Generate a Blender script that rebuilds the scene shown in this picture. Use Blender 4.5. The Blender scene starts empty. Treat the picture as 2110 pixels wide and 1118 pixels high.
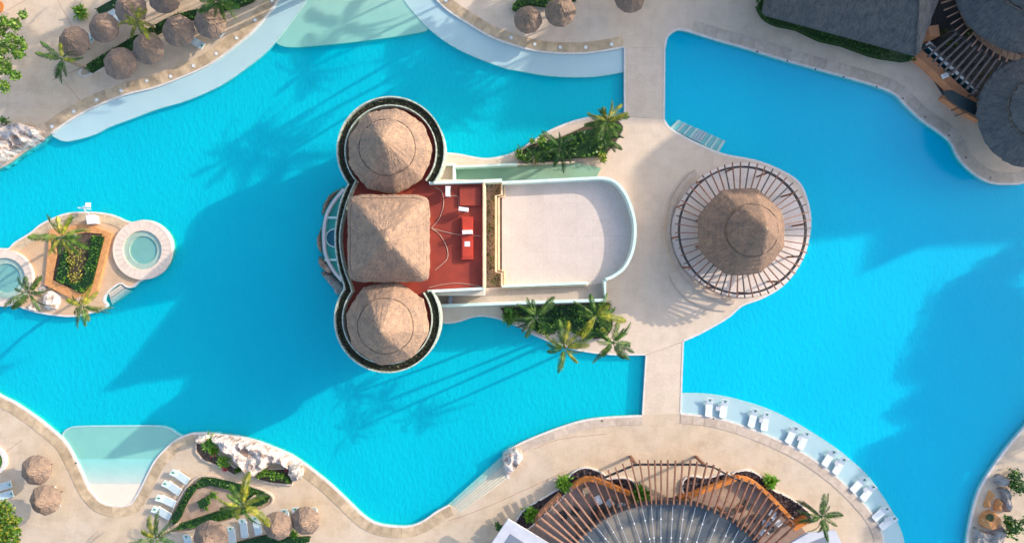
import bpy, math, random
import numpy as np
from mathutils import Vector, noise, Matrix
random.seed(7); RNG = np.random.default_rng(7)
PI = math.pi
sc = bpy.context.scene
COL = sc.collection
CAMH = 60.0; PPM = 20.0
# ------------------------------------------------------------------ camera, sky, sun
cam_d = bpy.data.cameras.new('camera'); cam = bpy.data.objects.new('camera', cam_d); COL.objects.link(cam)
cam.location = (0, 0, CAMH); cam_d.sensor_width = 36; cam_d.lens = 36*CAMH/(2110/PPM)
cam_d.clip_start = 0.5; cam_d.clip_end = 3000
sc.camera = cam
EL = math.radians(21.5); SH = (-0.908, -0.419)            # shadows run this way on the ground
travel = Vector((SH[0]*math.cos(EL), SH[1]*math.cos(EL), -math.sin(EL)))
w = bpy.data.worlds.new('World'); sc.world = w; w.use_nodes = True
nt = w.node_tree; nt.nodes.clear()
sky = nt.nodes.new('ShaderNodeTexSky'); sky.sky_type = 'NISHITA'; sky.sun_disc = False
sky.sun_elevation = EL; sky.sun_rotation = math.atan2(-SH[0], -SH[1])
sky.air_density = 1.0; sky.dust_density = 2.2; sky.ozone_density = 1.0
bg = nt.nodes.new('ShaderNodeBackground'); bg.inputs[1].default_value = 0.15
wo = nt.nodes.new('ShaderNodeOutputWorld'); nt.links.new(sky.outputs[0], bg.inputs[0]); nt.links.new(bg.outputs[0], wo.inputs[0])
sd = bpy.data.lights.new('sun', 'SUN'); sd.energy = 2.05; sd.angle = math.radians(0.5); sd.color = (1.0, 0.86, 0.70)
so = bpy.data.objects.new('sun', sd); COL.objects.link(so); so.rotation_euler = travel.to_track_quat('-Z', 'Y').to_euler()
sc.view_settings.view_transform = 'Standard'; sc.view_settings.look = 'None'
sc.view_settings.gamma = 1; sc.view_settings.use_curve_mapping = False
sc.view_settings.exposure = 1.29
sc.cycles.transparent_max_bounces = 24
sc.cycles.max_bounces = 6

# ------------------------------------------------------------------ materials
def newmat(name):
    m = bpy.data.materials.new(name); m.use_nodes = True
    n = m.node_tree.nodes; l = m.node_tree.links
    return m, n, l, n['Principled BSDF']
def ramp(n, l, src, stops):
    r = n.new('ShaderNodeValToRGB'); e = r.color_ramp.elements
    while len(e) < len(stops): e.new(0.5)
    for k, (p, c) in enumerate(stops): e[k].position = p; e[k].color = (*c, 1)
    l.new(src, r.inputs[0]); return r.outputs[0]
def noise_node(n, l, vec, scale, detail=4, rough=0.55):
    t = n.new('ShaderNodeTexNoise'); t.inputs['Scale'].default_value = scale; t.inputs['Detail'].default_value = detail
    t.inputs['Roughness'].default_value = rough
    l.new(vec, t.inputs['Vector']); return t.outputs['Fac']
def mixc(n, l, a, b, fac, mode='MIX'):
    x = n.new('ShaderNodeMix'); x.data_type = 'RGBA'; x.blend_type = mode
    for sock, v in ((x.inputs[0], fac), (x.inputs[6], a), (x.inputs[7], b)):
        if isinstance(v, (int, float)): sock.default_value = v
        elif isinstance(v, tuple): sock.default_value = (*v, 1)
        else: l.new(v, sock)
    return x.outputs[2]
def bump(n, l, h, strength, dist, b):
    x = n.new('ShaderNodeBump'); x.inputs['Strength'].default_value = strength; x.inputs['Distance'].default_value = dist
    l.new(h, x.inputs['Height']); l.new(x.outputs[0], b.inputs['Normal']); return x
def simple(name, c1, c2=None, scale=1.5, rough=0.8, bstr=0.3, bscale=12, bdist=0.03, rnd=0.0, detail=5, metal=0, lo=0.35, hi=0.65):
    m, n, l, b = newmat(name)
    tc = n.new('ShaderNodeTexCoord').outputs['Object']
    c2 = c2 or tuple(v*0.8 for v in c1)
    col = ramp(n, l, noise_node(n, l, tc, scale, detail), [(lo, c2), (hi, c1)])
    if rnd:
        oi = n.new('ShaderNodeObjectInfo'); g = n.new('ShaderNodeMapRange'); l.new(oi.outputs['Random'], g.inputs[0])
        g.inputs[3].default_value = 1-rnd; g.inputs[4].default_value = 1+rnd*0.6
        cm = n.new('ShaderNodeVectorMath'); cm.operation = 'SCALE'; l.new(col, cm.inputs[0]); l.new(g.outputs[0], cm.inputs['Scale']); col = cm.outputs[0]
    l.new(col, b.inputs['Base Color']); b.inputs['Roughness'].default_value = rough; b.inputs['Metallic'].default_value = metal
    if bstr: bump(n, l, noise_node(n, l, tc, bscale, 4), bstr, bdist, b)
    return m
def deck_mat(name, ca, cb, stain, tile=0.6, rot=0.0, joint=0.91, bscale=1.0):
    m, n, l, b = newmat(name)
    geo = n.new('ShaderNodeTexCoord').outputs['Object']
    mp = n.new('ShaderNodeMapping'); mp.inputs['Rotation'].default_value = (0, 0, rot); l.new(geo, mp.inputs[0])
    base = ramp(n, l, noise_node(n, l, geo, 0.13, 6, 0.6), [(0.36, ca), (0.64, cb)])
    st = ramp(n, l, noise_node(n, l, geo, 0.6, 7, 0.68), [(0.3, stain), (0.55, (1, 1, 1))])
    col = mixc(n, l, base, st, 0.75, 'MULTIPLY')
    sp = ramp(n, l, noise_node(n, l, geo, 9, 4, 0.7), [(0.3, (0.80, 0.79, 0.77)), (0.62, (1.06, 1.05, 1.03))])
    col = mixc(n, l, col, sp, 0.7, 'MULTIPLY')
    br = n.new('ShaderNodeTexBrick'); br.inputs['Scale'].default_value = 1; br.offset = 0.0
    br.inputs['Brick Width'].default_value = tile; br.inputs['Row Height'].default_value = tile
    br.inputs['Mortar Size'].default_value = 0.018; br.inputs['Mortar Smooth'].default_value = 0.3
    br.inputs['Color1'].default_value = (1, 1, 1, 1); br.inputs['Color2'].default_value = (0.93, 0.93, 0.92, 1)
    br.inputs['Mortar'].default_value = (joint, joint*0.98, joint*0.95, 1); l.new(mp.outputs[0], br.inputs['Vector'])
    col = mixc(n, l, col, br.outputs['Color'], 0.85, 'MULTIPLY')
    l.new(col, b.inputs['Base Color']); b.inputs['Roughness'].default_value = 0.75
    bump(n, l, noise_node(n, l, geo, 7, 5), 0.25, 0.02, b)
    return m
def leaf_mat(name, dark, mid, light, scale=3.0):
    m, n, l, b = newmat(name)
    tc = n.new('ShaderNodeTexCoord').outputs['Object']
    col = ramp(n, l, noise_node(n, l, tc, scale, 3, 0.7), [(0.32, dark), (0.5, mid), (0.68, light)])
    oi = n.new('ShaderNodeObjectInfo'); g = n.new('ShaderNodeMapRange'); l.new(oi.outputs['Random'], g.inputs[0])
    g.inputs[3].default_value = 0.75; g.inputs[4].default_value = 1.25
    cm = n.new('ShaderNodeVectorMath'); cm.operation = 'SCALE'; l.new(col, cm.inputs[0]); l.new(g.outputs[0], cm.inputs['Scale'])
    l.new(cm.outputs[0], b.inputs['Base Color']); b.inputs['Roughness'].default_value = 0.45
    tr = n.new('ShaderNodeBsdfTranslucent'); l.new(cm.outputs[0], tr.inputs[0])
    mx = n.new('ShaderNodeMixShader'); mx.inputs[0].default_value = 0.3
    l.new(b.outputs[0], mx.inputs[1]); l.new(tr.outputs[0], mx.inputs[2]); l.new(mx.outputs[0], n['Material Output'].inputs[0])
    return m
def thatch_mat(name, c1, c2, kang=26.0, polar=True, kr=1.6):
    m, n, l, b = newmat(name)
    tc = n.new('ShaderNodeTexCoord').outputs['Object']
    if polar:
        sx = n.new('ShaderNodeSeparateXYZ'); l.new(tc, sx.inputs[0])
        at = n.new('ShaderNodeMath'); at.operation = 'ARCTAN2'; l.new(sx.outputs[1], at.inputs[0]); l.new(sx.outputs[0], at.inputs[1])
        ka = n.new('ShaderNodeMath'); ka.operation = 'MULTIPLY'; l.new(at.outputs[0], ka.inputs[0]); ka.inputs[1].default_value = kang
        kz = n.new('ShaderNodeMath'); kz.operation = 'MULTIPLY'; l.new(sx.outputs[2], kz.inputs[0]); kz.inputs[1].default_value = kr
        cx = n.new('ShaderNodeCombineXYZ'); l.new(ka.outputs[0], cx.inputs[0]); l.new(kz.outputs[0], cx.inputs[1])
        vec = cx.outputs[0]
    else:
        mp = n.new('ShaderNodeMapping'); mp.inputs['Scale'].default_value = (6, 1.6, 1.6); mp.inputs['Rotation'].default_value = (0, 0, 0.28); l.new(tc, mp.inputs[0]); vec = mp.outputs[0]
    straw = noise_node(n, l, vec, 1.0, 6, 0.75)
    cl = noise_node(n, l, tc, 1.1, 5, 0.7)
    fine = noise_node(n, l, tc, 11, 4, 0.8)
    col = ramp(n, l, straw, [(0.2, c2), (0.58, c1)])
    col = mixc(n, l, col, ramp(n, l, cl, [(0.3, (0.60, 0.62, 0.68)), (0.65, (1.2, 1.12, 1.0))]), 0.8, 'MULTIPLY')
    col = mixc(n, l, col, ramp(n, l, fine, [(0.3, (0.62, 0.62, 0.62)), (0.6, (1.1, 1.1, 1.1))]), 0.7, 'MULTIPLY')
    l.new(col, b.inputs['Base Color']); b.inputs['Roughness'].default_value = 0.95
    ad = n.new('ShaderNodeMath'); ad.operation = 'ADD'; l.new(straw, ad.inputs[0]); l.new(fine, ad.inputs[1])
    wv = n.new('ShaderNodeTexWave'); wv.bands_direction = 'Z'; wv.inputs['Scale'].default_value = 1.1; wv.inputs['Distortion'].default_value = 2.5; wv.inputs['Detail'].default_value = 3; l.new(tc, wv.inputs['Vector'])
    a2 = n.new('ShaderNodeMath'); a2.operation = 'MULTIPLY_ADD'; l.new(wv.outputs['Fac'], a2.inputs[0]); a2.inputs[1].default_value = 1.0; l.new(ad.outputs[0], a2.inputs[2]); ad = a2
    bump(n, l, ad.outputs[0], 0.5, 0.06, b)
    return m
M = {}
M['deck'] = deck_mat('travertine_deck', (0.64, 0.52, 0.41), (0.65, 0.50, 0.35), (0.76, 0.72, 0.68), 0.9, 0.15)
M['deck_warm'] = deck_mat('warm_islet_paving', (0.66, 0.46, 0.30), (0.66, 0.42, 0.24), (0.8, 0.74, 0.68), 0.7, 0.5, 0.9)
M['deck_pink'] = deck_mat('pale_pink_deck', (0.70, 0.56, 0.45), (0.71, 0.575, 0.45), (0.84, 0.82, 0.79), 0.9, 0.0)
M['bridge'] = deck_mat('bridge_paving', (0.66, 0.53, 0.44), (0.64, 0.51, 0.41), (0.78, 0.73, 0.70), 0.6, 0.0, 0.92)
M['terrace'] = deck_mat('terrace_tiles', (0.68, 0.575, 0.52), (0.66, 0.56, 0.50), (0.90, 0.88, 0.86), 1.6, 0.0, 0.88)
M['white_floor'] = deck_mat('white_plaster_floor', (0.80, 0.69, 0.63), (0.78, 0.67, 0.60), (0.9, 0.86, 0.82), 1.3, 0.3, 0.92)
M['ramp'] = deck_mat('ramp_paving', (0.55, 0.44, 0.38), (0.50, 0.41, 0.35), (0.75, 0.73, 0.7), 1.2, 0.0, 0.85)
M['coping'] = simple('coping_stone', (0.60, 0.45, 0.29), (0.44, 0.32, 0.20), 1.6, 0.75, 0.3, 9, 0.02, rnd=0.22)
M['coping_pink'] = simple('coping_pink', (0.60, 0.49, 0.40), (0.50, 0.39, 0.30), 1.8, 0.75, 0.3, 9, 0.02, rnd=0.15)
M['edge'] = simple('white_pool_lip', (0.74, 0.68, 0.62), (0.62, 0.57, 0.52), 2, 0.6, 0.1)
M['ledge'] = simple('ledge_plaster', (0.80, 0.64, 0.62), (0.74, 0.60, 0.59), 0.35, 0.5, 0.1, 5)
M['beach'] = simple('beach_plaster', (0.74, 0.57, 0.42), (0.67, 0.52, 0.39), 0.5, 0.7, 0.15, 6)
M['beach2'] = simple('beach_plaster_pale', (0.82, 0.68, 0.56), (0.76, 0.62, 0.51), 0.5, 0.7, 0.15, 6)
M['step'] = simple('step_stone', (0.66, 0.62, 0.52), (0.56, 0.54, 0.46), 2, 0.7, 0.1)
M['step_cream'] = simple('step_cream', (0.74, 0.62, 0.45), (0.68, 0.56, 0.40), 2, 0.7, 0.1)
M['step_line'] = simple('step_nosing', (0.46, 0.50, 0.44), (0.40, 0.44, 0.39), 2, 0.7, 0)
M['step_pink'] = simple('step_pink', (0.56, 0.44, 0.42), (0.50, 0.40, 0.38), 2, 0.7, 0.1)
def pool_floor_mat(name, c1, c2):
    m, n, l, b = newmat(name)
    tc = n.new('ShaderNodeTexCoord').outputs['Object']
    col = ramp(n, l, noise_node(n, l, tc, 0.05, 3), [(0.35, c2), (0.65, c1)])
    l.new(col, b.inputs['Base Color']); b.inputs['Roughness'].default_value = 0.8
    mp = n.new('ShaderNodeMapping'); mp.inputs['Scale'].default_value = (1.0, 0.55, 1.0); mp.inputs['Rotation'].default_value = (0, 0, -0.3); l.new(tc, mp.inputs[0])
    bump(n, l, noise_node(n, l, mp.outputs[0], 2.6, 4, 0.65), 0.6, 0.16, b)
    return m
M['pool_left'] = pool_floor_mat('pool_plaster_turquoise', (0.03, 0.61, 0.62), (0.02, 0.53, 0.58))
M['pool_right'] = pool_floor_mat('pool_plaster_blue', (0.01, 0.64, 0.76), (0.01, 0.57, 0.74))
def water_mat():
    m, n, l, b = newmat('pool_water')
    out = n['Material Output']; n.remove(b)
    tc = n.new('ShaderNodeTexCoord').outputs['Object']
    mp = n.new('ShaderNodeMapping'); mp.inputs['Scale'].default_value = (1.0, 0.6, 1.0); mp.inputs['Rotation'].default_value = (0, 0, -0.35); l.new(tc, mp.inputs[0])
    bp = n.new('ShaderNodeBump'); bp.inputs['Strength'].default_value = 0.75; bp.inputs['Distance'].default_value = 0.16
    l.new(noise_node(n, l, mp.outputs[0], 3.2, 3, 0.6), bp.inputs['Height'])
    bp2 = n.new('ShaderNodeBump'); bp2.inputs['Strength'].default_value = 0.25; bp2.inputs['Distance'].default_value = 0.05; l.new(noise_node(n, l, mp.outputs[0], 3.2, 3, 0.6), bp2.inputs['Height'])
    gl = n.new('ShaderNodeBsdfGlossy'); gl.inputs['Roughness'].default_value = 0.12; l.new(bp2.outputs[0], gl.inputs['Normal'])
    tr = n.new('ShaderNodeBsdfTransparent')
    df = n.new('ShaderNodeBsdfDiffuse'); df.inputs[0].default_value = (0.0, 0.68, 0.86, 1); l.new(bp.outputs[0], df.inputs['Normal'])
    m1 = n.new('ShaderNodeMixShader'); m1.inputs[0].default_value = 0.16; l.new(tr.outputs[0], m1.inputs[1]); l.new(df.outputs[0], m1.inputs[2])
    fr = n.new('ShaderNodeFresnel'); fr.inputs[0].default_value = 1.33
    ge = n.new('ShaderNodeNewGeometry'); sb = n.new('ShaderNodeMath'); sb.operation = 'SUBTRACT'; sb.inputs[0].default_value = 1; l.new(ge.outputs['Backfacing'], sb.inputs[1])
    ml = n.new('ShaderNodeMath'); ml.operation = 'MULTIPLY'; l.new(fr.outputs[0], ml.inputs[0]); l.new(sb.outputs[0], ml.inputs[1])
    mx = n.new('ShaderNodeMixShader'); l.new(ml.outputs[0], mx.inputs[0]); l.new(m1.outputs[0], mx.inputs[1]); l.new(gl.outputs[0], mx.inputs[2])
    l.new(mx.outputs[0], out.inputs['Surface'])
    va = n.new('ShaderNodeVolumeAbsorption'); va.inputs[0].default_value = (0.0, 0.955, 0.988, 1); va.inputs[1].default_value = 2.6
    l.new(va.outputs[0], out.inputs['Volume'])
    return m
M['water'] = water_mat()
def tub_water():
    m, n, l, b = newmat('tub_water'); out = n['Material Output']; n.remove(b)
    tr = n.new('ShaderNodeBsdfTransparent'); tr.inputs[0].default_value = (0.84, 0.95, 0.95, 1)
    gl = n.new('ShaderNodeBsdfGlossy'); gl.inputs['Roughness'].default_value = 0.08
    mx = n.new('ShaderNodeMixShader'); mx.inputs[0].default_value = 0.05; l.new(tr.outputs[0], mx.inputs[1]); l.new(gl.outputs[0], mx.inputs[2])
    l.new(mx.outputs[0], out.inputs[0]); return m
M['tub_water'] = tub_water()
M['tub_rim'] = simple('tub_rim_stone', (0.76, 0.62, 0.51), (0.70, 0.56, 0.46), 1.8, 0.75, 0.2, 9, 0.02, rnd=0.05)
M['tub'] = simple('tub_plaster', (0.40, 0.56, 0.50), (0.36, 0.52, 0.47), 1, 0.6, 0.1)
M['thatch'] = thatch_mat('thatch_straw', (0.40, 0.275, 0.20), (0.13, 0.10, 0.088))
M['thatch_ring'] = simple('cap_shade_dark', (0.22, 0.15, 0.11), (0.08, 0.06, 0.05), 4, 0.95, 0.3)  # dark colour for the drawn shade line at the cap lip
M['thatch_tip'] = thatch_mat('thatch_tip', (0.44, 0.31, 0.21), (0.24, 0.17, 0.12))
M['thatch_grey'] = thatch_mat('thatch_weathered', (0.32, 0.23, 0.175), (0.11, 0.085, 0.072))
M['thatch_dark'] = thatch_mat('thatch_shade_dark', (0.12, 0.125, 0.13), (0.022, 0.028, 0.034), 30.0)  # shade on the north-east roofs is put into this dark blue-grey straw
M['thatch_dark_flat'] = thatch_mat('thatch_shade_dark_hip', (0.12, 0.125, 0.13), (0.022, 0.028, 0.034), polar=False)  # same shade-darkened straw for the hipped roof
M['thatch_bar'] = thatch_mat('thatch_gazebo', (0.32, 0.21, 0.15), (0.09, 0.068, 0.058), 24)
M['mint'] = simple('mint_white_plaster', (0.66, 0.80, 0.74), (0.56, 0.72, 0.66), 1.2, 0.7, 0.1)
M['white_rim'] = simple('white_rim_plaster', (0.58, 0.64, 0.56), (0.30, 0.36, 0.28), 3.0, 0.7, 0.1)
M['cream'] = simple('cream_plaster', (0.76, 0.60, 0.40), (0.66, 0.50, 0.32), 1.2, 0.8, 0.1)
M['wall'] = simple('building_wall', (0.66, 0.60, 0.50), (0.58, 0.52, 0.43), 0.7, 0.85, 0.1)
M['red'] = simple('red_roof_membrane', (0.36, 0.048, 0.022), (0.19, 0.024, 0.016), 0.5, 0.65, 0.15, 5, lo=0.3, hi=0.7)
M['red2'] = simple('bright_red_box', (0.55, 0.055, 0.025), (0.42, 0.04, 0.02), 2, 0.5, 0.05)
M['white'] = simple('white_enamel', (0.80, 0.80, 0.80), (0.70, 0.71, 0.72), 3, 0.4, 0.0)
M['lounge'] = simple('lounger_sling', (0.74, 0.78, 0.78), (0.66, 0.71, 0.72), 3, 0.6, 0.1, rnd=0.06)
M['lounge_blue'] = simple('lounger_sling_pale', (0.56, 0.66, 0.68), (0.5, 0.6, 0.62), 3, 0.6, 0.1, rnd=0.08)
M['leafprint'] = simple('green_leaf_print', (0.06, 0.30, 0.16), (0.04, 0.2, 0.12), 3, 0.7, 0)
M['grey'] = simple('grey_roofing', (0.24, 0.21, 0.17), (0.075, 0.09, 0.105), 0.45, 0.5, 0.2, 4, lo=0.42, hi=0.6)
M['grey_light'] = simple('pale_grey_roof', (0.56, 0.57, 0.62), (0.48, 0.49, 0.54), 0.8, 0.7, 0.1)
M['grey_mid'] = simple('slate_panel', (0.20, 0.23, 0.28), (0.17, 0.20, 0.25), 0.8, 0.5, 0.1)
M['wood'] = simple('pergola_timber', (0.30, 0.14, 0.085), (0.18, 0.08, 0.05), 2, 0.8, 0.3, 20)
M['wood_pale'] = simple('pale_timber', (0.44, 0.24, 0.16), (0.33, 0.17, 0.11), 2, 0.8, 0.3, 20)
M['wood_dark'] = simple('dark_timber', (0.085, 0.07, 0.065), (0.05, 0.045, 0.045), 2, 0.7, 0.3, 20)
M['steel'] = simple('galvanised_bar', (0.55, 0.57, 0.58), (0.45, 0.47, 0.5), 2, 0.4, 0, metal=0.4)
M['orange'] = simple('orange_stucco', (0.66, 0.24, 0.05), (0.52, 0.17, 0.035), 1.2, 0.85, 0.25)
M['orange_paint'] = simple('terracotta_stucco', (0.56, 0.25, 0.12), (0.46, 0.20, 0.10), 1.0, 0.85, 0.2)
M['orange_stone'] = simple('orange_stone', (0.68, 0.33, 0.13), (0.56, 0.24, 0.085), 2.6, 0.85, 0.5, 5, 0.08)
M['soil'] = simple('planter_soil', (0.12, 0.08, 0.055), (0.06, 0.04, 0.03), 3, 0.95, 0.6, 8, 0.08)
M['sand'] = simple('sandy_bed', (0.46, 0.33, 0.24), (0.34, 0.23, 0.17), 1.5, 0.95, 0.4, 6, 0.05)
M['lava'] = simple('lava_rock_gravel', (0.10, 0.07, 0.075), (0.03, 0.022, 0.024), 4.5, 0.95, 1.0, 6, 0.15, detail=8)
M['rock'] = simple('pale_limestone', (0.66, 0.57, 0.51), (0.33, 0.24, 0.19), 1.7, 0.85, 1.0, 3.5, 0.16, detail=10, lo=0.40, hi=0.54)
M['rock_brown'] = simple('brown_limestone', (0.50, 0.34, 0.25), (0.34, 0.22, 0.15), 1.2, 0.85, 0.8, 3, 0.12, detail=8)
M['rock_grey'] = simple('grey_limestone', (0.44, 0.40, 0.37), (0.20, 0.18, 0.17), 2.0, 0.85, 0.8, 3, 0.12, detail=8)
M['pit'] = simple('planter_pit', (0.34, 0.22, 0.16), (0.24, 0.15, 0.11), 2, 0.9, 0.3)
M['teal'] = simple('teal_basin', (0.03, 0.42, 0.36), (0.02, 0.36, 0.31), 1, 0.5, 0.0)
M['canopy'] = simple('dark_canvas', (0.015, 0.035, 0.04), (0.01, 0.025, 0.03), 1, 0.7, 0.1)
M['teal_dark'] = simple('deep_teal', (0.01, 0.15, 0.22), (0.01, 0.12, 0.18), 1, 0.5, 0)
M['green_floor'] = simple('green_painted_floor', (0.24, 0.42, 0.30), (0.22, 0.36, 0.25), 0.5, 0.8, 0.1)
M['trunk'] = simple('palm_trunk_bark', (0.40, 0.33, 0.27), (0.24, 0.19, 0.15), 5, 0.9, 0.5, 14)
M['bark'] = simple('tree_bark', (0.16, 0.11, 0.08), (0.09, 0.06, 0.045), 5, 0.9, 0.5, 10)
M['lawn'] = simple('far_lawn', (0.06, 0.10, 0.03), (0.04, 0.07, 0.02), 0.2, 0.95, 0.3, 2)
M['floor_pink'] = deck_mat('lounge_paving', (0.40, 0.28, 0.23), (0.34, 0.24, 0.20), (0.7, 0.64, 0.6), 0.7, 0.4, 0.7)
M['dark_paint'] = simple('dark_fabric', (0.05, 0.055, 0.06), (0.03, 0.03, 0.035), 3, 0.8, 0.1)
M['flower_y'] = leaf_mat('yellow_flowers', (0.35, 0.33, 0.03), (0.55, 0.48, 0.06), (0.75, 0.66, 0.15), 6)
M['flower_r'] = leaf_mat('red_flowers', (0.35, 0.03, 0.04), (0.5, 0.05, 0.08), (0.7, 0.15, 0.2), 6)
M['leaf'] = leaf_mat('green_leaves', (0.02, 0.08, 0.008), (0.07, 0.20, 0.015), (0.20, 0.38, 0.03))
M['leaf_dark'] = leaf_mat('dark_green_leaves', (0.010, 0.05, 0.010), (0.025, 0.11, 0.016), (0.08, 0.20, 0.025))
M['leaf_bright'] = leaf_mat('lime_leaves', (0.05, 0.15, 0.01), (0.13, 0.30, 0.025), (0.34, 0.46, 0.05))
M['leaf_yellow'] = leaf_mat('yellow_green_leaves', (0.10, 0.15, 0.015), (0.28, 0.32, 0.03), (0.52, 0.48, 0.06))
M['leaf_tree'] = leaf_mat('almond_tree_leaves', (0.03, 0.09, 0.01), (0.10, 0.20, 0.02), (0.30, 0.38, 0.06), 1.4)
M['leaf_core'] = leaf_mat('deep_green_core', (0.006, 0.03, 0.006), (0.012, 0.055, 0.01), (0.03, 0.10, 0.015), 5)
M['ivy'] = leaf_mat('dry_ivy', (0.02, 0.025, 0.015), (0.055, 0.07, 0.03), (0.13, 0.14, 0.06), 5)
M['grass'] = leaf_mat('bed_grass', (0.03, 0.06, 0.012), (0.075, 0.11, 0.022), (0.20, 0.18, 0.05), 1.2)
M['frond'] = leaf_mat('palm_frond_green', (0.014, 0.06, 0.008), (0.055, 0.15, 0.015), (0.20, 0.30, 0.04), 1.6)
M['frond_y'] = leaf_mat('palm_frond_yellow', (0.06, 0.11, 0.01), (0.24, 0.28, 0.02), (0.55, 0.48, 0.05), 1.6)
M['frond_d'] = leaf_mat('palm_frond_dark', (0.008, 0.04, 0.010), (0.022, 0.095, 0.016), (0.10, 0.20, 0.03), 1.6)
M['glass'] = simple('window_glass', (0.05, 0.08, 0.10), (0.04, 0.06, 0.08), 1, 0.1, 0)
M['lamp'] = simple('lamp_cover', (0.85, 0.83, 0.78), (0.8, 0.78, 0.72), 3, 0.3, 0)

# ------------------------------------------------------------------ geometry helpers
def U(px, py, z=0.0):
    k = (1 - z/CAMH)/PPM
    return ((px-1055)*k, (559-py)*k)
def UL(pts, z=0.0): return [U(p[0], p[1], z) for p in pts]
def sm(pts, n=5, closed=False):
    P = [np.array(p, float) for p in pts]; N = len(P); out = []
    for i in range(N if closed else N-1):
        p0 = P[(i-1) % N] if closed or i > 0 else 2*P[0]-P[1]
        p1 = P[i]; p2 = P[(i+1) % N]
        p3 = P[(i+2) % N] if closed or i+2 < N else 2*P[-1]-P[-2]
        for k in range(n):
            t = k/n
            out.append(tuple(0.5*((2*p1)+(-p0+p2)*t+(2*p0-5*p1+4*p2-p3)*t*t+(-p0+3*p1-3*p2+p3)*t**3)))
    if not closed: out.append(tuple(P[-1]))
    return out
def resample(pts, step):
    P = np.array(pts, float); d = np.r_[0, np.cumsum(np.linalg.norm(np.diff(P, axis=0), axis=1))]
    n = max(2, int(round(d[-1]/step))+1); t = np.linspace(0, d[-1], n)
    return [(float(np.interp(a, d, P[:, 0])), float(np.interp(a, d, P[:, 1]))) for a in t]
def offs(pts, d):
    out = []; N = len(pts)
    for i in range(N):
        a = np.array(pts[max(i-1, 0)]); b = np.array(pts[min(i+1, N-1)]); t = b-a; t = t/(np.linalg.norm(t)+1e-9)
        out.append((pts[i][0]-t[1]*d, pts[i][1]+t[0]*d))
    return out
def circ(cx, cy, r, a0=0, a1=360, n=48):
    return [(cx+r*math.cos(math.radians(a0+(a1-a0)*k/n)), cy+r*math.sin(math.radians(a0+(a1-a0)*k/n))) for k in range(n+1)]
def area(p): return 0.5*sum(p[i][0]*p[(i+1) % len(p)][1]-p[(i+1) % len(p)][0]*p[i][1] for i in range(len(p)))
def inside(x, y, poly):
    c = False; j = len(poly)-1
    for i in range(len(poly)):
        xi, yi = poly[i]; xj, yj = poly[j]
        if (yi > y) != (yj > y) and x < (xj-xi)*(y-yi)/(yj-yi)+xi: c = not c
        j = i
    return c
def wloc(o):
    v = Vector((0, 0, 0))
    while o is not None: v += o.location; o = o.parent
    return v
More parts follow.
